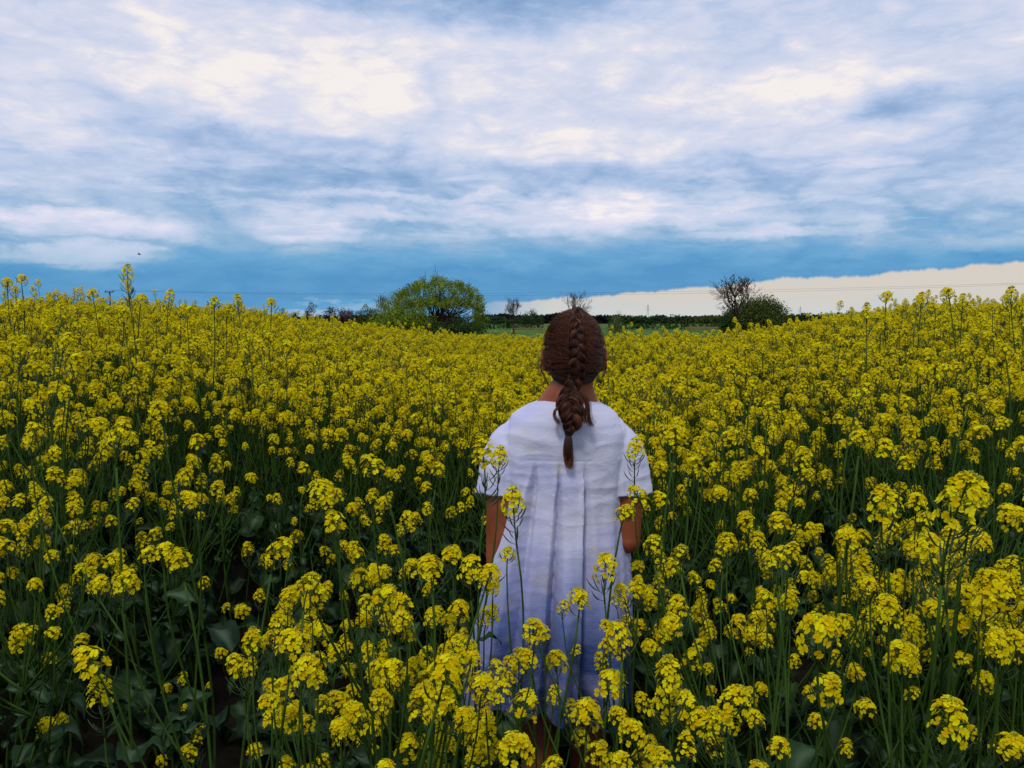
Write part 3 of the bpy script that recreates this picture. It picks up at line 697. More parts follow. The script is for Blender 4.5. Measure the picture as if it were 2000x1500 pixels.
# hero plants: those the photograph sets apart.  (depth, base px, [flower head (px, py, size-variant)...], label)
GX, GY = 0.14, 2.14                            # where the person stands
HEROES = [
 (2.45, 262, [(251, 527, 5)], 'tallest rapeseed stalk, its long bloom high above the left skyline'),
 (2.9, 60, [(42, 541, 0), (14, 549, 6), (30, 560, 1)], 'tall rapeseed stalk with two small blooms at the far left skyline'),
 (2.9, 172, [(183, 572, 0), (150, 592, 1)], 'rapeseed stalk rising above the crop left of the utility pole'),
 (2.7, 275, [(272, 587, 6), (305, 606, 1)], 'short rapeseed stalk right under the tallest bloom'),
 (3.0, 318, [(326, 572, 4), (352, 598, 1)], 'rapeseed stalk standing above the crop right of the tallest bloom'),
 (2.6, 405, [(418, 592, 8), (441, 606, 2), (365, 602, 2)], 'broad rapeseed bloom on the left skyline above a green stem'),
 (3.3, 467, [(467, 582, 4)], 'thin rapeseed stalk with one small bloom on the left skyline'),
 (3.6, 528, [(530, 592, 6), (455, 598, 0)], 'lone rapeseed bloom against the pale green far tree'),
 (3.2, 1728, [(1730, 580, 0)], 'lone rapeseed bloom standing above the right slope'),
 (3.0, 1798, [(1799, 580, 4), (1828, 598, 1)], 'rapeseed stalk second from left on the right skyline'),
 (2.6, 1868, [(1857, 574, 0), (1880, 575, 4)], 'pair of rapeseed blooms on the right skyline'),
 (2.5, 1985, [(1979, 570, 4), (1940, 588, 1)], 'tall rapeseed stalk at the right edge of the skyline'),
 (1.40, 640, [(648, 958, 8), (662, 1008, 2), (700, 1120, 1)], 'tall rapeseed stem with two stacked blooms left of the person'),
 (1.45, 575, [(528, 1070, 1), (560, 1130, 3)], 'rapeseed stem with one round bloom before the dark gap'),
 (1.75, 745, [(752, 905, 7), (728, 940, 2), (790, 985, 3)], 'rapeseed plant with a heavy double bloom left of the dress'),
 (1.9, 385, [(383, 965, 2)], 'single rapeseed bloom over the dark gap at left'),
 (1.7, 232, [(225, 850, 7), (75, 830, 2), (60, 850, 1)], 'rapeseed plant with round blooms at the left, lower than the skyline'),
 (1.9, 330, [(318, 798, 0), (300, 850, 2)], 'rapeseed stalk with a rounded bloom above the left foreground'),
 (1.35, 420, [(358, 1085, 6), (318, 1058, 0), (280, 1055, 2), (240, 1125, 7), (190, 1100, 3)], 'leaning rapeseed plant with a row of blooms at lower left'),
 (1.62, 900, [(945, 885, 5), (972, 868, 4)], 'podded rapeseed stalk crossing the left sleeve of the dress'),
 (1.60, 935, [(1010, 980, 4), (990, 1070, 8)], 'rapeseed stalk with two blooms crossing the left arm'),
 (1.55, 870, [(920, 1105, 7), (945, 1190, 2), (885, 1075, 1), (962, 1125, 6)], 'rapeseed plant with a big bloom at the left side of the dress'),
 (1.5, 960, [(1130, 1165, 0), (1065, 1215, 2), (1000, 1275, 1)], 'leaning rapeseed stalk whose blooms cross the middle of the dress'),
 (1.45, 985, [(1090, 1292, 6), (1040, 1270, 1)], 'rapeseed stalk with a round bloom low on the dress'),
 (1.6, 1262, [(1182, 1108, 3), (1185, 1200, 0), (1178, 1240, 1)], 'rapeseed stalk with long blooms over the right side of the dress'),
 (1.75, 1255, [(1211, 992, 8), (1243, 1088, 1)], 'single rapeseed bloom in front of the right sleeve hem'),
 (1.85, 1330, [(1262, 955, 7), (1298, 965, 2), (1240, 870, 4)], 'rapeseed plant with a broad bloom touching the right sleeve'),
 (1.35, 1232, [(1185, 1330, 0), (1215, 1372, 2)], 'rapeseed stalk with blooms over the right corner of the hem'),
 (1.30, 1010, [(1010, 1390, 2), (1075, 1470, 7), (950, 1340, 1)], 'rapeseed plant in front of the legs at the bottom edge'),
 (1.30, 1160, [(1145, 1395, 6), (1160, 1450, 2)], 'small rapeseed plant between the legs and the hem corner'),
 (1.30, 1290, [(1290, 1372, 7), (1355, 1395, 3), (1250, 1470, 1)], 'rapeseed plant right of the hem with three blooms'),
 (1.75, 1320, [(1318, 850, 0), (1345, 900, 2)], 'rapeseed stalk with a round bloom right of the shoulder'),
 (1.9, 1265, [(1265, 1165, 8)], 'single upright rapeseed bloom right of the dress over the dark gap'),
 (1.9, 1670, [(1668, 765, 7), (1640, 800, 2)], 'round rapeseed bloom above the dark gap on the right'),
 (1.6, 1690, [(1678, 850, 0), (1735, 868, 7), (1760, 880, 2)], 'two round rapeseed blooms side by side in the right gap'),
 (1.4, 1520, [(1520, 1080, 7), (1545, 1150, 3), (1500, 1160, 2)], 'tall rapeseed plant with stacked blooms at lower right of the person'),
 (1.5, 1760, [(1735, 985, 5), (1790, 965, 0), (1740, 1020, 3)], 'rapeseed plant with long blooms in the right foreground'),
 (1.35, 1830, [(1810, 1070, 5), (1858, 1025, 0), (1920, 1040, 6)], 'rapeseed plant with drooping blooms at right'),
 (1.25, 1945, [(1950, 1225, 7), (1915, 1160, 1), (1990, 1230, 2)], 'rapeseed plant with a heavy bloom at the lower right edge'),
 (1.2, 1925, [(1935, 1435, 2)], 'lone rapeseed bloom in the dark lower right corner'),
 (1.25, 590, [(562, 1265, 8), (550, 1325, 2), (530, 1380, 1), (620, 1300, 0)], 'rapeseed plant with a wide bloom at lower left of the dress'),
 (1.25, 250, [(210, 1290, 2), (200, 1330, 4)], 'lone rapeseed bloom in the dark lower left'),
 (1.2, 850, [(838, 1385, 7), (870, 1350, 3), (900, 1250, 2), (905, 1390, 0)], 'bushy rapeseed plant at the bottom edge left of the hem'),
 (1.25, 745, [(760, 1300, 0), (745, 1340, 2), (795, 1190, 8), (715, 1135, 7)], 'rapeseed plant with many blooms at the bottom left of the dress'),
]
heroes_xy = []
for q, (D, bpx, tips, lab) in enumerate(HEROES):
    far = D >= 2.4; D = D*1.32 if far else D
    bx = at(bpx, 640, D)[0]
    if abs(bx-GX) < .12 and abs(D-GY) < .3: bx += .1
    b = np.array([bx, D + .03*math.sin(q*3), 0.0]); b[2] = float(ground(b[0], b[1]))
    W = [at(px, py, D + .05*math.sin(q*5+i*2.1)) - b for i, (px, py, v) in enumerate(tips)]
    for i, (px, py, v) in enumerate(tips):          # the head's centre, not its foot, sits on the point
        W[i][2] -= [.05, .06, .07, .09, .11, .14, .055, .08, .065, .10][v]*(1.0 if far else .85)
    build_plant(900+q, b, lab, [v for _, _, v in tips], top=W[0], tips=W[1:], H=W[0][2]+.06, nleaf=5 if D < 2 else 3, hsc=1.22 if far else 1.0)
    heroes_xy.append((b[0], b[1]))

# the rest of the near plants
protos = []
rs = np.random.default_rng(11)
TOPA = ([-400, 0, 120, 300, 480, 560, 700, 900, 950, 1245, 1290, 1450, 1500, 1700, 1850, 2000, 2400],
        [900, 900, 1010, 1330, 1330, 1150, 1080, 1120, 1440, 1440, 1250, 1110, 1020, 960, 980, 1050, 950])
cands = []
def jit(x0, x1, y0, y1, s_):
    xs = np.arange(x0, x1, s_); ys = np.arange(y0, y1, s_); X, Y = np.meshgrid(xs, ys)
    X = X + rs.uniform(-.42, .42, X.shape)*s_; Y = Y + rs.uniform(-.42, .42, Y.shape)*s_; return X.ravel(), Y.ravel()
X, Y = jit(-4.2, 4.2, 1.15, 4.6, .155)
X2, Y2 = jit(-.6, .02, 1.2, 1.62, .12); k_ = ((1000+FPX*X2/Y2) > 520) & ((1000+FPX*X2/Y2) < 930); X = np.r_[X, X2[k_]]; Y = np.r_[Y, Y2[k_]]
for x, y in zip(X, Y):
    px = 1000 + FPX*x/y
    if px < -330 or px > 2330: continue
    if math.hypot(x-GX, (y-GY)) < .27: continue
    if min((x-a)**2+(y-b_)**2 for a, b_ in heroes_xy) < .07**2: continue
    if y < 2.12:
        top = CAMZ - (np.interp(px, *TOPA) + abs(rs.normal())*70 - HOR)/FPX*y
        gz = float(ground(x, y)); k = sm(y, 1.75, 2.0)
        if 930 < px < 1250 and y > 1.5: continue
        if y > 1.55 and 230 < px < 930:
            top = min(top, .50 + .16*rs.random())
            if rs.random() < .5: continue
        if px < 490 and y < 1.8 and rs.random() < .95: continue
        if px > 1380 and y < 1.34 and rs.random() < .6: continue
        if px < 480 and y < 1.72: top -= .2
        if 1290 <= px < 1400: top = min(top, .95)
        if 815 < px < 1290 and top > (.72 if px > 900 else .86): top = (.72 if px > 900 else .86) - .1*rs.random()
        
    else:
        gz = float(ground(x, y)); top = float(canopy(x, y)) + rs.normal()*.07
        gap = math.exp(-((px-590)/350)**4)*math.exp(-((y-2.1)/.85)**4) + math.exp(-((px-1660)/140)**4)*math.exp(-((y-2.5)/.38)**4) + .6*math.exp(-((px-1480)/120)**2)*math.exp(-((y-3.4)/.3)**2)
        top -= .55*gap
        if rs.random() < gap*.62: continue
        if 930 < px < 1250 and y < GY+.1: continue
        if 960 < px < 1240 and y < 2.7: top = min(top, 1.0)
    H = top - gz
    if H < .35: H = .35
    vis = (-40 < px < 2040)
    cands.append((y if vis else 99, x, y, gz, H))
cands.sort()
NEAR = 300 - len(HEROES)
near, restp = cands[:NEAR], cands[NEAR:]
for q in range(16):
    H = [1.15, .95, .8][q % 3]
    protos.append((H, q))
proto_obj = {}
def zone_label(x, y, H=1.0):
    px = 1000 + FPX*x/y
    if y >= 2.05:
        row = 'front row' if y < 2.45 else 'second row' if y < 2.85 else 'third row' if y < 3.2 else 'back row'
        sz = 'tall' if H > 1.2 else 'low' if H < 1.0 else 'middling'
        col = ('at the left edge' if px < 130 else 'under the tallest left bloom' if px < 330 else 'under the broad left skyline bloom' if px < 480 else 'between the left rise and the willow' if px < 680 else
               'below the willow' if px < 880 else 'touching the left sleeve' if px < 1000 else 'hidden mostly by the person' if px < 1200 else 'touching the right shoulder' if px < 1330 else
               'below the half bare tree' if px < 1500 else 'below the rounded far bush' if px < 1640 else 'under the lone right skyline bloom' if px < 1800 else 'on the right rise' if px < 1920 else 'at the right edge')
        return f'{sz} rapeseed plant {col}, {row} of the crop'
    if y < 1.45:
        return ('low rapeseed plant in the dark front left corner' if px < 480 else 'rapeseed plant in the front clump left of the hem' if px < 930 else
                'low rapeseed plant at the bottom edge before the legs' if px < 1260 else 'rapeseed plant in the front clump right of the hem' if px < 1550 else 'rapeseed plant in the front right corner')
    if y < 2.05:
        return ('short rapeseed plant beside the dark left hollow' if px < 560 else 'rapeseed plant between the hollow and the left side of the dress' if px < 950 else
                'rapeseed plant rising close by the right side of the dress' if px < 1450 else 'rapeseed plant beside the dark right hollow')
    return ('rapeseed plant in the thick bloom at the far left of the crop' if px < 420 else 'rapeseed plant in the bloom behind the left shoulder' if px < 960 else
            'rapeseed plant directly behind the person' if px < 1230 else 'rapeseed plant in the bloom behind the right shoulder' if px < 1600 else 'rapeseed plant on the rising right slope')
used_labels = {}
ORD = ['first', 'second', 'third', 'fourth', 'fifth', 'sixth', 'seventh', 'eighth', 'ninth', 'tenth', 'eleventh', 'twelfth', 'thirteenth', 'fourteenth', 'fifteenth', 'sixteenth', 'seventeenth', 'eighteenth', 'nineteenth', 'twentieth']
near.sort(key=lambda c: c[1]/c[2])             # from left to right as seen
for c in near: used_labels.setdefault(zone_label(c[1], c[2], c[4]), []).append(c[:3])
for (_c, x, y, gz, H) in near:
    q = int(rs.integers(0, 18)); hc = min((1.15, .95, .8, .62), key=lambda h: abs(h-H)); key = (hc, q % 5)
    lab = zone_label(x, y, H); L_ = used_labels[lab]; sc = H/hc
    if len(L_) > 1:
        k_ = [c[1] for c in L_].index(x); lab = lab.replace(' of the crop', '') + f', {ORD[min(k_, 19)]} from left'
    tl = .04 if y < 2.1 and 820 < 1000 + FPX*x/y < 1380 else .15
    if key not in proto_obj:
        proto_obj[key] = build_plant(300 + q*7 + int(hc*100), (x, y, gz), lab, H=hc, nb=(6+(q % 3)) if H > .85 else 4+(q % 2), scale=sc, rot=rs.random()*6.28, nleaf=6)
    else:
        copy_plant(proto_obj[key], (x, y, gz), (rs.normal()*tl, rs.normal()*tl, rs.random()*6.28), (sc**.5*.99, sc**.5*.99, sc), lab)

# the rest of the crop: one uncountable mass
NV = 9; variants = []
RL = [raceme(200+q, 1, s_) for q, s_ in enumerate([.05, .15, .25, .4, .6, .2, .1])]
for q in range(NV):
    st, heads, lvs = plant(500+q, H=1.15, nb=8, lod=1, nleaf=3, dense=1.05); mb = MB(); mb.merge(st, None, 2)
    for hi, Mx in heads: mb.merge(RL[hi % len(RL)], Mx)
    for li, Mx in lvs: mb.merge(LEAFS[li], Mx, 4)
    me = mb.mesh('crop_plant', [M[k] for k in FM] + [M['leaf']])
    o = bpy.data.objects.new('crop_plant', me); variants.append(o)
pts = [(x, y, gz, H) for (_, x, y, gz, H) in restp]
def strip(y0, y1, s_):
    w = .78*y1 + 2.0; X, Y = jit(-w, w, y0, y1, s_); k = np.abs(X) < .78*Y + 2.0; X, Y = X[k], Y[k]
    # thin drilling rows and lighter wheel tracks run away from the camera
    C = canopy(X, Y) + rs.normal(size=len(X))*.065 - .02; G = ground(X, Y)
    pts.extend(zip(X, Y, G, np.maximum(C-G, .6)))
strip(4.6, 8, .165); strip(8, 13, .185); strip(13, FIELD_END, .21)
X, Y = jit(-4.5, 4.5, -.6, 4.6, .18)                  # beside and behind the frame, so that a step aside still sees the crop
for x, y in zip(X, Y):
    px = 1000 + FPX*x/max(y, .3)
    if -330 <= px <= 2330 and y > .9: continue
    if math.hypot(x, y) < .95 or (abs(x) < .8 and y < 1.15): continue
    pts.append((x, y, float(ground(x, y)), float(canopy(x, max(y, 2.2)) - ground(x, max(y, 2.5)))*.9))
pts = np.array(pts); print('crop instances', len(pts))
me = bpy.data.meshes.new('rapeseed_crop'); me.vertices.add(len(pts)); me.vertices.foreach_set('co', pts[:, :3].astype(np.float32).ravel())
sc = pts[:, 3]/1.15
for nm, ty, arr in (('hs', 'FLOAT', sc), ('rot', 'FLOAT', rs.random(len(pts))*6.28), ('var', 'INT', rs.integers(0, NV, len(pts)))):
    a = me.attributes.new(nm, ty, 'POINT'); a.data.foreach_set('value', arr.astype(np.float32 if ty == 'FLOAT' else np.int32))
for nm in ('lx', 'ly'):
    a = me.attributes.new(nm, 'FLOAT', 'POINT'); a.data.foreach_set('value', (rs.normal(size=len(pts))*.12).astype(np.float32))
crop = link('rapeseed_crop', me); tag(crop, 'wide field of yellow flowering rapeseed beyond the nearest plants', 'crop', kind='stuff')
gn = bpy.data.node_groups.new('scatter', 'GeometryNodeTree')
gn.interface.new_socket('Geometry', in_out='INPUT', socket_type='NodeSocketGeometry'); gn.interface.new_socket('Geometry', in_out='OUTPUT', socket_type='NodeSocketGeometry')
N = gn.nodes; gi, go = N.new('NodeGroupInput'), N.new('NodeGroupOutput')
def nat(name, ty='FLOAT'):
    a = N.new('GeometryNodeInputNamedAttribute'); a.data_type = ty; a.inputs[0].default_value = name; return a.outputs[0]
iop = N.new('GeometryNodeInstanceOnPoints'); gj = N.new('GeometryNodeGeometryToInstance')
for v in reversed(variants):
    oi = N.new('GeometryNodeObjectInfo'); oi.inputs['Object'].default_value = v; oi.transform_space = 'ORIGINAL'
    gn.links.new(oi.outputs['Geometry'], gj.inputs[0])
gn.links.new(gj.outputs[0], iop.inputs['Instance']); gn.links.new(gi.outputs[0], iop.inputs['Points'])
iop.inputs['Pick Instance'].default_value = True; gn.links.new(nat('var', 'INT'), iop.inputs['Instance Index'])
cx = N.new('ShaderNodeCombineXYZ'); gn.links.new(nat('lx'), cx.inputs[0]); gn.links.new(nat('ly'), cx.inputs[1]); gn.links.new(nat('rot'), cx.inputs[2])
e2r = N.new('FunctionNodeEulerToRotation'); gn.links.new(cx.outputs[0], e2r.inputs[0]); gn.links.new(e2r.outputs[0], iop.inputs['Rotation'])
cs = N.new('ShaderNodeCombineXYZ'); cs.inputs[0].default_value = 1; cs.inputs[1].default_value = 1; gn.links.new(nat('hs'), cs.inputs[2]); gn.links.new(cs.outputs[0], iop.inputs['Scale'])
gn.links.new(iop.outputs[0], go.inputs[0])
md = crop.modifiers.new('scatter', 'NODES'); md.node_group = gn

# ------------------------------------------------------------------ the person
def skin_m(t, out):
    o = objc(t); c = ramp(noise(o, 14, 5), [(.3, (.20, .046, .016)), (.7, (.34, .095, .038))])
    p = pri(t, c, .5, .35, **{'Subsurface Weight': .12}); p.inputs['Subsurface Radius'].default_value = (.01, .004, .002)
    bump(t, p, noise(o, 260, 3), .15, .001); t.links.new(p.outputs[0], out.inputs[0])
M['skin'] = mat('tanned_skin', skin_m)
def linen(t, out):
    o = objc(t); sp = t.nodes.new('ShaderNodeSeparateXYZ'); t.links.new(o, sp.inputs[0]); Zs = E(sp.outputs[2])
    wv = noise(o, 7, 4, .6) - .5
    dye = ramp((Zs + wv*.18 - .465)/.50, [(0.0, (.008, .025, .09)), (.20, (.018, .05, .18)), (.38, (.045, .085, .27)), (.56, (.16, .21, .47)), (.78, (.40, .42, .67)), (1.0, (.62, .61, .76))])
    c = mixc(sstep(noise(o, 8, 3, .5), .50, .62)*sstep(Zs, .66, .92)*.5, dye, (.58, .52, .45))        # uneven cream and violet cast of the cloth
    c = mixc(sstep(noise(o, 6, 3, .5, .4), .50, .66)*.40, c, (.44, .44, .78))
    st = t.nodes.new('ShaderNodeMapping'); st.inputs['Scale'].default_value = (40, 40, 420); t.links.new(o, st.inputs[0])
    th = noise(st.outputs[0], 1, 3, .6)
    st2 = t.nodes.new('ShaderNodeMapping'); st2.inputs['Scale'].default_value = (520, 520, 40); t.links.new(o, st2.inputs[0])
    th2 = noise(st2.outputs[0], 1, 3, .6)
    c = mixc(sstep(th, .45, .7)*.14, c, (.45, .47, .66))
    p = pri(t, c, .9, .1, **{'Sheen Weight': .15})
    cr = noise(o, 26, 5, .62, .6); st3 = t.nodes.new('ShaderNodeMapping'); st3.inputs['Scale'].default_value = (9, 9, 34); t.links.new(o, st3.inputs[0])
    cr2 = noise(st3.outputs[0], 1, 4, .6, .5)
    bump(t, p, cr*.7 + cr2*.2 + th*.10 + th2*.06, 1.0, .0042); t.links.new(p.outputs[0], out.inputs[0])
M['linen'] = mat('dip_dyed_linen', linen)
def hairm(t, out):
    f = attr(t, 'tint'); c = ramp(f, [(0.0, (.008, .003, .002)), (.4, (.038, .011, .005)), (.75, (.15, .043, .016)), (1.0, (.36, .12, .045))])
    p = pri(t, c, .42, .28); t.links.new(p.outputs[0], out.inputs[0])
M['hair'] = mat('auburn_hair', hairm)
M['elastic'] = simple('black_elastic', (.004, .004, .005), (.012, .011, .012), 200)
M['white'] = simple('eye_white', (.7, .68, .66), (.8, .78, .76), 20); M['iris'] = simple('iris', (.05, .03, .02), (.1, .06, .03), 90)
M['sandal'] = simple('sandal_leather', (.05, .03, .02), (.10, .06, .035), 20)

G0 = float(ground(GX, GY))
ORG = np.array([GX, GY, 0.0])
def remesh(mb, voxel, smooth_it, name, mats, fac=.5):
    me = mb.mesh(name+'_raw', mats); o = bpy.data.objects.new(name+'_raw', me); COL.objects.link(o)
    m = o.modifiers.new('r', 'REMESH'); m.mode = 'VOXEL'; m.voxel_size = voxel; m.use_smooth_shade = True
    if smooth_it: s_ = o.modifiers.new('s', 'SMOOTH'); s_.factor = fac; s_.iterations = smooth_it
    dg = bpy.context.evaluated_depsgraph_get(); dg.update()
    r = bpy.data.meshes.new_from_object(o.evaluated_get(dg)); r.name = name
    bpy.data.objects.remove(o); bpy.data.meshes.remove(me)
    r.materials.clear()
    for k in mats: r.materials.append(k)
    return r
def sel(rx, ry, n, ex=2.0):
    th = np.arange(n)*2*math.pi/n; c, s_ = np.cos(th), np.sin(th)
    return np.stack([np.sign(c)*np.abs(c)**(2/ex)*rx, np.sign(s_)*np.abs(s_)**(2/ex)*ry], -1)
person = thing('person', (GX, GY, G0), 'person with a long brown braid in a white dress fading to blue', 'person')
HC = np.array([.024, .0, 1.412])              # centre of the head (person space, metres above z = 0)
lift = -G0                                    # geometry is given in world heights
def Pm(me_name, me): o = link(me_name, me, person); o.location = (0, 0, lift); return o

b_ = MB()
b_.ellipsoid(HC, (.074, .090, .098), nu=32, nv=20)
b_.ellipsoid(HC+[0, .030, -.052], (.054, .056, .070), nu=28, nv=16)       # face and jaw
b_.ellipsoid(HC+[0, .070, -.098], (.022, .020, .020))                      # chin
b_.tube([HC+[0, .083, .012], HC+[0, .094, -.012], HC+[0, .104, -.034], HC+[0, .088, -.043]], [.008, .009, .012, .008], 10)   # nose
b_.tube([HC+[-.034, .078, .024], HC+[0, .090, .022], HC+[.034, .078, .024]], .009, 8)                                       # brow
b_.tube([HC+[-.020, .082, -.066], HC+[0, .092, -.064], HC+[.020, .082, -.066]], .0065, 8)                                   # lips
for s_ in (-1, 1):
    b_.ellipsoid(HC+[s_*.038, .058, -.030], (.018, .022, .022))
    ear = HC+[s_*.070, -.004, -.012]
    b_.tube([ear+[0, .006, -.030], ear+[s_*.007, -.002, -.026], ear+[s_*.014, -.014, .002], ear+[s_*.013, -.010, .024], ear+[s_*.004, .006, .026], ear+[0, .012, .008]], [.006, .0065, .006, .006, .005, .005], 8)
    b_.ellipsoid(ear+[s_*.003, 0, -.002], (.006, .013, .022))
b_.tube([HC+[0, -.010, -.05], HC+[-.004, -.016, -.09], HC+[-.008, -.018, -.13], HC+[-.012, -.010, -.19]], [.056, .052, .054, .066], 20)
for s_ in (-1, 1): b_.tube([HC+[s_*.02-.006, -.016, -.085], (s_*.070, -.010, 1.238), (s_*.140, -.005, 1.175)], [.036, .034, .040], 14)
b_.loft([np.c_[sel(rx, ry, 28, 2.3)+[cx_, cy_], np.full(28, z)] for z, rx, ry, cx_, cy_ in
    ((1.255, .06, .045, .005, 0), (1.20, .135, .075, .003, 0), (1.10, .135, .090, 0, .005), (.98, .118, .085, -.004, .005), (.90, .118, .082, -.005, .0), (.80, .140, .088, -.006, .008), (.72, .145, .088, -.006, .008), (.66, .12, .09, -.006, 0))])
legs = {-1: [(-.085, 0, .74), (-.075, .01, .58), (-.064, .015, .42), (-.066, -.015, .30), (-.066, -.01, .14), (-.066, 0, .06)],
        1: [(.075, 0, .74), (.072, .02, .58), (.070, .05, .42), (.072, .03, .30), (.074, .04, .14), (.074, .05, .06)]}
for s_ in (-1, 1):
    b_.tube(catmull(legs[s_], 18), np.interp(np.linspace(0, 1, 18), [0, .2, .45, .52, .68, .88, 1], [.068, .060, .048, .048, .050, .032, .036]), 18)
    a = np.array(legs[s_][-1]); b_.tube([a+[0, -.035, -.035], a+[0, .0, -.02], a+[s_*.01, .08, -.03], a+[s_*.012, .13, -.045]], [.026, .034, .034, .026], 14)
    for q in range(5): b_.tube([a+[s_*.012+(q-2)*.014, .12, -.046], a+[s_*.012+(q-2)*.015, .165-.006*abs(q-2)-.0*q, -.05]], [.010, .0075], 8)
def arm(s_, sh, el, wr, hand_dir, palm_up):
    sh, el, wr = map(np.array, (sh, el, wr)); 
    b_.ellipsoid(el + [0, -.001, -.006], (.036, .037, .036)); b_.tube(catmull([sh, (sh+el)/2+[s_*.006, -.006, 0], el], 12), np.linspace(.045, .036, 12), 16)
    b_.tube(catmull([el, (el+wr)/2+[s_*.004, 0, -.004], wr], 12), np.interp(np.linspace(0, 1, 12), [0, .25, 1], [.036, .037, .023]), 16)
    h = np.array(hand_dir, float); h /= np.linalg.norm(h); up = np.array(palm_up, float); up -= h*np.dot(up, h); up /= np.linalg.norm(up); sd_ = np.cross(h, up)*s_
    # palm
    R_ = lambda f, w, th: np.array([wr + h*f + sd_*(math.cos(a)*w) + up*(math.sin(a)*th) for a in np.arange(16)*2*math.pi/16])
    b_.loft([R_(-.01, .024, .018), R_(.02, .032, .015), (R_(.055, .039, .014)), R_(.082, .038, .012), R_(.088, .034, .008)])
    for q in range(4):
        o = wr + h*.080 + sd_*((q-1.5)*.0195); l = [.062, .072, .068, .052][q]
        k = [.28, .36, .42, .5][q]
        p1 = o + h*l*.45 - up*l*.08*k; p2 = p1 + (h*math.cos(k*1.4) - up*math.sin(k*1.4))*l*.33; p3 = p2 + (h*math.cos(k*2.4) - up*math.sin(k*2.4))*l*.27
        b_.tube([o - h*.015, o, p1, p2, p3], [.0085, .0082, .0078, .0070, .0052], 10)
    o = wr + h*.022 - sd_*.026; b_.tube([wr+h*.012-sd_*.012, o, o + h*.026 - sd_*.020, o + h*.050 - sd_*.022 - up*.008, o+h*.066-sd_*.016-up*.014], [.012, .0125, .0105, .0095, .0065], 10)
arm(-1, (-.148, -.012, 1.170), (-.174, -.035, .870), (-.085, .165, .900), (.75, .55, .06), (0, .3, 1))
arm(1, (.154, -.012, 1.170), (.168, -.030, .925), (.100, .175, .940), (-.70, .50, .02), (0, .3, 1))
bm_ = remesh(b_, .0028, 4, 'body', [M['skin']]); Pm('body', bm_)
for s_ in (-1, 1):
    mb = MB(); c = HC+[s_*.031, .070, .002]; mb.ellipsoid(c, (.0125, .0125, .0125), 0, 18, 12); mb.ellipsoid(c+[0, .0075, 0], (.0058, .0058, .0058), 1, 12, 8)
    Pm('eye', mb.mesh('eye', [M['white'], M['iris']]))
    a = np.array(legs[s_][-1]); mb = MB(); n = 20
    ring = lambda z: [np.array([a[0]+s_*.006+math.cos(t_)*(.036 if math.sin(t_) > 0 else .03), a[1]+.055+math.sin(t_)*.125, z]) for t_ in np.arange(n)*2*math.pi/n]
    mb.loft([ring(G0-.012), ring(G0+.006)]); mb.tube([a+[-.04, .06, -.045], a+[-.03, .07, .0], a+[0, .075, .012], a+[.035, .07, 0], a+[.045, .06, -.045]], .006, 6)
    Pm('sandal', mb.mesh('sandal', [M['sandal']]))

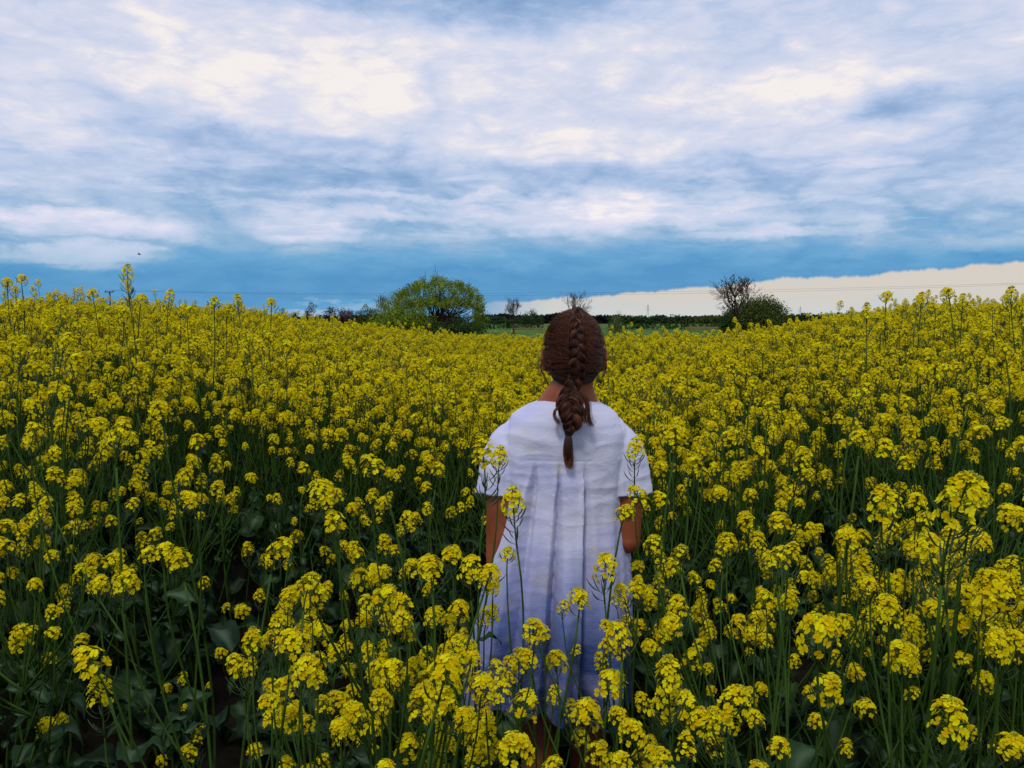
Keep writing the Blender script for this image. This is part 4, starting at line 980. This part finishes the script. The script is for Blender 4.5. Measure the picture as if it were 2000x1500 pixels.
# dress: closed loft, back yoke seam at z 1.145 with three pleats opening below it
NTH = 420
def dress_rings():
    prof = [  # z side, z back, z front, half width, half depth, centre x, centre y
     (1.294, 1.288, 1.262, .074, .062, .004, .000), (1.283, 1.275, 1.240, .100, .082, .003, .001), (1.257, 1.235, 1.205, .138, .104, .002, .001), (1.215, 1.190, 1.165, .167, .112, .002, .002),
     (1.150, 1.143, 1.125, .176, .114, .000, .004), (1.08, 1.08, 1.075, .170, .120, -.002, .006), (1.00, 1.00, 1.00, .168, .126, -.006, .008), (.90, .90, .90, .177, .140, -.012, .002),
     (.80, .80, .80, .186, .150, -.018, -.004), (.70, .70, .70, .198, .166, -.022, -.006), (.60, .60, .60, .208, .174, -.030, -.004), (.53, .525, .53, .217, .180, -.036, -.002), (.495, .482, .495, .222, .184, -.038, -.002)]
    prof = np.array(prof); K = 150; t_ = np.linspace(0, len(prof)-1, K); pr = np.stack([np.interp(t_, np.arange(len(prof)), prof[:, i]) for i in range(7)], 1)
    ker = np.array([1, 2, 3, 2, 1.])/9
    for i in range(7): pr[2:-2, i] = np.convolve(pr[:, i], ker, 'valid')
    th = np.arange(NTH)*2*math.pi/NTH; rings = []
    ca, sa = np.cos(th), np.sin(th)           # sa = -1 is the back (towards the camera)
    for zs, zb, zf, hw, hd, cx_, cy_ in pr:
        ex = 2.35; x = np.sign(ca)*np.abs(ca)**(2/ex)*hw; y = np.sign(sa)*np.abs(sa)**(2/ex)*hd
        kb = np.clip(-sa, 0, 1)**1.2; kf = np.clip(sa, 0, 1)**1.2; z = zs + (zb-zs)*kb + (zf-zs)*kf
        r = np.hypot(x, y); nx_, ny_ = x/r, y/r
        t = np.clip((1.143 - zb)/.68, 0, 1); d = np.zeros(NTH)
        back = sa < -.12
        if t > 0:
            for c0, dr, ww, dd in ((-.083, -.085, .020, 1.0), (-.020, -.012, .017, 1.1), (.046, .040, .018, 1.0)):
                cx0 = c0 + dr*t*.9; w = .004 + ww*2.3*t**.75; D_ = (.018 + .040*t**.8)*min(1, t*12)*dd
                u = (x - cx0)/w; prof_ = np.where(u < 0, np.clip(1+u*2.6, 0, 1), np.clip(1-u*.8, 0, 1)); d -= np.where(back, D_*prof_, 0)
                ur = (x - (cx0 - w*.55))/(w*.45); d += np.where(back, .006*min(1, t*8)*np.exp(-ur**2), 0)
            rid = sum(h_*np.exp(-(np.abs(x-c_)/w_)**2.6) for c_, w_, h_ in ((-.185, .050, 1), (-.09-.02*t, .020, .55), (.012, .024, 1.0), (.155, .034, 1.0), (.075, .018, .35)))
            d += np.where(sa < .1, (.034*np.clip(rid, 0, 1) - .016)*sm(t, .25, .9)*1.3, 0)
            A = .003*min(1, t*10) + .015*t**1.3
            wob = .35*math.sin(zb*5)
            f1 = np.cos(9*th + 1.1 + wob); f2 = np.cos(5*th + .4 - wob); f3 = np.cos(17*th + 2.0 + 2*wob)
            d += A*(.75*np.sign(f1)*np.abs(f1)**.8 + .5*f2 + .30*f3)
            d += .010*t*np.exp(-((x-.10)/.028)**2)*back
        # soft drape between the shoulder blades and over the upper back
        d += np.where(back, .004*np.cos(x*55+.5)*sm(zb, 1.0, 1.1)*(1-sm(zb, 1.16, 1.2)), 0)
        sag = 0
        if zb < .56: k = sm(.56-zb, 0, .12); sag = -k*(.045*np.exp(-((x-.165)/.045)**2)*(sa < .3) + .012*np.cos(7*th+1))
        rings.append(np.stack([x + nx_*d + cx_, y + ny_*d + cy_, z + sag], -1))
    return rings
dr = dress_rings()
inner = []
for k in (len(dr)-1, len(dr)-8, len(dr)-22):
    r = dr[k].copy(); c = r.mean(0); r[:, :2] = c[:2] + (r[:, :2]-c[:2])*.90; inner.append(r + [0, 0, .002])
d_ = MB(); d_.loft(dr + inner)
for s_, sh in ((-1, (-.105, 0, 1.212)), (1, (.108, 0, 1.212))):
    sh = np.array([s_*.100, 0, 1.192]); P = catmull([sh, sh+[s_*.040, -.003, -.018], sh+[s_*.062, -.008, -.064], sh+[s_*.069, -.014, -.125], sh+[s_*.071, -.016, -.152]], 24)
    rr = np.interp(np.linspace(0, 1, 24), [0, .3, .6, 1], [.048, .056, .060, .061]); n = 72
    T = np.gradient(P, axis=0); T /= np.linalg.norm(T, axis=1)[:, None]; rings = []
    for p, t_, r_, f in zip(P, T, rr, np.linspace(0, 1, 24)):
        X_ = np.cross(t_, [0, 1, 0]); X_ /= np.linalg.norm(X_); Y_ = np.cross(X_, t_); an = np.arange(n)*2*math.pi/n
        rad = r_*(1 + .05*f*np.cos(4*an+s_+1) + .035*f*np.cos(7*an+f*2) + .02*np.cos(3*an + 9*f))
        if f > .93: rad = rad + .0012
        rings.append(p + (np.cos(an)*rad)[:, None]*X_ + (np.sin(an)*rad*.98)[:, None]*Y_)
    c = P[-1]; rings += [c + (rings[-1]-c)*.86 + [0, 0, .004], c + (rings[-1]-c)*.72 + [0, 0, .030]]
    d_.loft(rings)
dm = remesh(d_, .0033, 2, 'dress', [M['linen']], .5)
# creases
co = np.empty(len(dm.vertices)*3, np.float32); dm.vertices.foreach_get('co', co); co = co.reshape(-1, 3)
nn = np.empty(len(dm.vertices)*3, np.float32); dm.vertices.foreach_get('normal', nn); nn = nn.reshape(-1, 3)
hh = np.empty(len(co), np.float32)
for i, (x, y, z) in enumerate(co):
    a = mnoise.noise((x*9, y*9, z*26)); b2 = mnoise.noise((x*20+5, y*20, z*48)); c2 = mnoise.noise((x*16, y*16, z*5+7))
    k = 1.0 if z > .98 else .6
    hh[i] = (.0020*(1-abs(a)*2.2) + .0004*(1-abs(b2)*2))*k + .0034*c2
    if z > 1.0:                                # armhole seams, yoke seam
        for s_ in (-1, 1): hh[i] -= .0022*math.exp(-((x - s_*(.158+.10*max(0, 1.17-z)*0 - .02*max(0, z-1.15)*6))/.0028)**2)
        if y < 0 and abs(x+.02) < .085: hh[i] -= .0015*math.exp(-((z-1.144)/.0022)**2)
co += nn*hh[:, None]; dm.vertices.foreach_set('co', co.ravel()); dm.update()
Pm('dress', dm)

# hair: combed cap, three-strand plait that starts on the crown, elastic and tail
HR = np.array([.0785, .0980, .1100]); HCC = HC + [0, -.004, .005]
def on_head(d, off=0.0): d = np.asarray(d, float); d = d/np.linalg.norm(d); return HCC + d*(HR+off)
def slerp(a, b, n):
    a = np.array(a, float)/np.linalg.norm(a); b = np.array(b, float)/np.linalg.norm(b); w = math.acos(np.clip(a@b, -1, 1)); t_ = np.linspace(0, 1, n)[:, None]
    return (np.sin((1-t_)*w)*a + np.sin(t_*w)*b)/math.sin(w)
hs = np.random.default_rng(5)
BA = np.linspace(R(8), R(128), 30)            # braid line on the skull, angle from straight up towards the back
bdir = lambda a: np.array([.055 - .11*max(0, a-R(30))/R(98)*.6, -math.sin(a), math.cos(a)])
on = [on_head(bdir(a), .004) for a in BA]
hang = [(.004, -.098, 1.315), (.006, -.115, 1.285), (.012, -.128, 1.255), (.006, -.130, 1.236), (.003, -.134, 1.222)]
hang = [np.array(p) for p in hang]
CL = catmull(on[::3] + hang, 260); seg = np.r_[0, np.cumsum(np.linalg.norm(np.diff(CL, axis=0), axis=1))]; TOT = seg[-1]
f_ = seg/TOT
wid = np.interp(f_, [0, .1, .45, .68, .78, .9, .97, 1], [.004, .009, .012, .013, .021, .019, .009, .005])
rad = np.interp(f_, [0, .1, .45, .68, .78, .9, .97, 1], [.004, .008, .009, .009, .0125, .0115, .007, .005])
T = np.gradient(CL, axis=0); T /= np.linalg.norm(T, axis=1)[:, None]; Xb = np.cross(T, np.cross([1, 0, 0], T)); Xb /= np.linalg.norm(Xb, axis=1)[:, None]; Nb = np.cross(T, Xb)
Nb *= np.sign(np.sum(Nb*[0, -1, .2], 1))[:, None]
ph = 2*math.pi*f_*5.6
hm = MB()
for b in range(3):
    p = ph + b*2*math.pi/3
    C = CL + Xb*(wid*np.sin(p))[:, None] + Nb*(rad*.75*np.sin(2*p) + rad*.55)[:, None]
    Tb = np.gradient(C, axis=0); Tb /= np.linalg.norm(Tb, axis=1)[:, None]
    A1 = np.cross(Tb, Nb); A1 /= np.linalg.norm(A1, axis=1)[:, None]; A2 = np.cross(Tb, A1)
    hm.tube(C, rad*.86, 12, 0, .12)
    for q in range(120):
        a = q*2.39996; rr = (.80 + .26*hs.random()) if q > 12 else hs.uniform(1.05, 1.35); tw = hs.uniform(.5, 1.4)
        an = a + f_*tw*3; Q_ = C + (A1*np.cos(an)[:, None]*1.0 + A2*np.sin(an)[:, None])*(rad*rr)[:, None]
        n0 = int(hs.uniform(0, .12)*260); hm.tube(Q_[n0::2], .00085, 3, 0, np.clip(hs.beta(2, 2.6), 0, 1), False)
hairo = Pm('hair', None) if False else None
# cap
nu, nv = 96, 60; V = []; 
def hairline(d):                               # below this the skin shows
    front = d[1]; return np.interp(front, [-1, -.75, -.3, -.05, .15, .45, .8, 1], [-.66, -.60, -.62, -.30, -.02, .42, .62, .66])
cap = MB(); rings = []
for i in range(nv):
    ring = []
    for j in range(nu):
        a = 2*math.pi*j/nu; dh = np.array([math.sin(a), math.cos(a)])
        zl = hairline(np.array([dh[0], dh[1], 0])); pl = math.acos(zl/1.0)
        pol = pl*i/(nv-1) + .001; d = np.array([dh[0]*math.sin(pol), dh[1]*math.sin(pol), math.cos(pol)])
        g_ = .0030*mnoise.noise(Vector((a*14, pol*1.2, 0))); edge_ = -.010*max(0, (i-(nv-5))/4)
        ring.append(HCC + d*(HR + g_ - .0015 + edge_))
    rings.append(ring)
cap.loft(rings, 0, False); cap.tint = [np.full(cap.n, .22)]
hm.merge(cap)
def strand(P, r=.0006, tint=None): hm.tube(P, np.linspace(r, r*.7, len(P)), 3, 0, hs.beta(2, 3) if tint is None else tint, False)
NC = 300
for c in range(NC):                            # locks of side hair combed back into the plait
    s_ = 1 if c % 2 else -1; u = hs.random()
    ang0 = hs.uniform(-.1, 3.1); dh = np.array([math.sin(ang0)*s_, math.cos(ang0)]); zl0 = hairline(np.array([dh[0], dh[1], 0]))
    zz0 = min(zl0 + (1-zl0)*(0 if u < .4 else hs.random()**1.5*.8), .95); pol0 = math.acos(zz0)
    ta0 = np.clip(np.interp(pol0, [0.2, 1.0, 1.6, 2.3], [12, 42, 88, 124]) + hs.normal()*6 + (dh[1] > .3)*(-8), 10, 126)
    sag0 = hs.uniform(-.02, .06); w0 = hs.uniform(.03, .065); th0 = hs.uniform(.0010, .0030); tc0 = hs.beta(1.8, 3.2)*.50 + .62*max(0, zz0-.35); lift0 = hs.uniform(0, .0018)  # tint rises towards the crown: the highlight on top is put into the colour
    for q in range(34):
        r_ = math.sqrt(hs.random()); a_ = hs.random()*6.28; du, dv = r_*math.cos(a_), abs(r_*math.sin(a_))
        ang = ang0 + du*w0; pol = pol0 + du*w0*.7; dh = np.array([math.sin(ang)*s_, math.cos(ang)])
        d0 = np.array([dh[0]*math.sin(pol), dh[1]*math.sin(pol), math.cos(pol)])
        d1 = bdir(R(ta0 + du*2.2)); S = slerp(d0, d1, 18); t_ = np.linspace(0, 1, 18); S[:, 2] -= np.sin(t_*math.pi)*sag0
        S /= np.linalg.norm(S, axis=1)[:, None]; off = .0004 + lift0*np.sin(t_*math.pi) + th0*dv*np.sin(np.minimum(1, t_*3+.25)*math.pi/2) + .004*sm(t_, .75, 1)
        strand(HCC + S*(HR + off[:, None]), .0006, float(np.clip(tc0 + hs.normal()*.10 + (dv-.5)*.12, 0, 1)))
for q in range(900):                           # finer stray hair over the locks
    s_ = hs.choice([-1, 1]); ang = hs.uniform(-.1, 3.1); zz = hs.uniform(-.4, .93); w = math.sqrt(1-zz*zz); d0 = np.array([math.sin(ang)*s_*w, math.cos(ang)*w, zz])
    if zz < hairline(np.array([math.sin(ang)*s_, math.cos(ang), 0])): continue
    d1 = bdir(R(np.clip(np.interp(math.acos(zz), [0.2, 1.0, 1.6, 2.3], [12, 42, 88, 124]) + hs.normal()*14, 10, 126)))
    S = slerp(d0, d1, 14); S += hs.normal(size=3)*np.sin(np.linspace(0, 1, 14)*math.pi)[:, None]*.05; S /= np.linalg.norm(S, axis=1)[:, None]
    strand(HCC + S*(HR + .0035 + .004*hs.random()), .00035, .75)
# tail under the elastic
E0 = CL[-1]; tail = MB()
for q in range(220):
    a = hs.random()*6.28; r_ = math.sqrt(hs.random()); e_ = hs.uniform(.55, 1)**.6
    x0, y0 = math.cos(a)*r_, math.sin(a)*r_
    P = [E0 + [x0*.005, y0*.004, .0], E0 + [x0*.012-.001, y0*.007-.002, -.028*e_], E0 + [x0*.017-.003, y0*.009, -.058*e_], E0 + [x0*.009+.001+hs.normal()*.001, y0*.006+.002, -.094*e_ - .004*x0]]
    hm.tube(bez(P, 10), np.linspace(.0008, .0004, 10), 3, 0, np.clip(hs.beta(3, 2)+.22, 0, 1), False)
hm.tube(bez([E0, E0+[-.001, -.002, -.03], E0+[-.003, 0, -.06], E0+[0, .002, -.088]], 10), np.array([.005, .008, .010, .0115, .0115, .011, .009, .007, .004, .001]), 10, 0, .35)
# loose locks: one slipping from the plait on the right, wisps at the ears and nape
def lock(pts, n, spread, t0=.3):
    for q in range(n):
        o = hs.normal(size=3)*spread; k = hs.uniform(.8, 1.15)
        P = [np.array(p) + o*(.3 + k*i/len(pts)) for i, p in enumerate(pts)]; hm.tube(catmull(P, 14), np.linspace(.0007, .0003, 14), 3, 0, np.clip(hs.beta(2, 2)+t0-.3, 0, 1), False)
lock([(.010, -.118, 1.320), (.034, -.128, 1.318), (.050, -.130, 1.295), (.052, -.132, 1.262), (.060, -.134, 1.240)], 70, .004, .4)
lock([(.018, -.125, 1.300), (.038, -.132, 1.285), (.040, -.134, 1.262), (.046, -.136, 1.246)], 40, .003, .4)
lock([(-.006, -.122, 1.290), (-.030, -.128, 1.278), (-.032, -.132, 1.260), (-.020, -.134, 1.244)], 40, .003, .4)
for s_ in (-1, 1):
    lock([HC+[s_*.080, .008, -.004], HC+[s_*.088, -.004, -.035], HC+[s_*.083, -.012, -.060], HC+[s_*.078+.004, -.008, -.082]], 16, .003, .3)
lock([HC+[.066, -.03, -.050], HC+[.070, -.035, -.075], HC+[.078, -.035, -.088], HC+[.088, -.03, -.078], HC+[.084, -.03, -.066]], 10, .0015, .3)
lock([HC+[-.03, -.06, -.105], HC+[-.045, -.07, -.128], HC+[-.062, -.08, -.150]], 8, .004, .3)
for q in range(320):                           # flyaways
    d = hs.normal(size=3); d[2] = abs(d[2])*.9-.15; d[1] = d[1]*.7-.2; d /= np.linalg.norm(d); p = on_head(d, .001); v = np.cross(d, hs.normal(size=3)); v /= np.linalg.norm(v)
    l = hs.uniform(.012, .034); hm.tube(bez([p, p+v*l*.5+d*.006, p+v*l+d*hs.uniform(-.001, .012)], 7), .00026, 3, 0, .8, False)
for v_ in hm.V:                                # the head narrows towards the nape
    k_ = sm(HC[2] - .015 - v_[:, 2], 0, .075)*sm(v_[:, 2], HC[2]-.125, HC[2]-.085)*.13
    v_[:, 0] = HC[0] + (v_[:, 0]-HC[0])*(1-k_)
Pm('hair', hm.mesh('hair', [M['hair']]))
mb = MB(); a = np.arange(25)*2*math.pi/24
for z, r_ in ((.003, .0075), (-.001, .008), (-.005, .0075)):
    mb.tube([E0+[math.cos(t_)*r_, math.sin(t_)*r_*.85, z] for t_ in a], .0028, 8, 0, .5, False)
Pm('hair_tie', mb.mesh('hair_tie', [M['elastic']]))
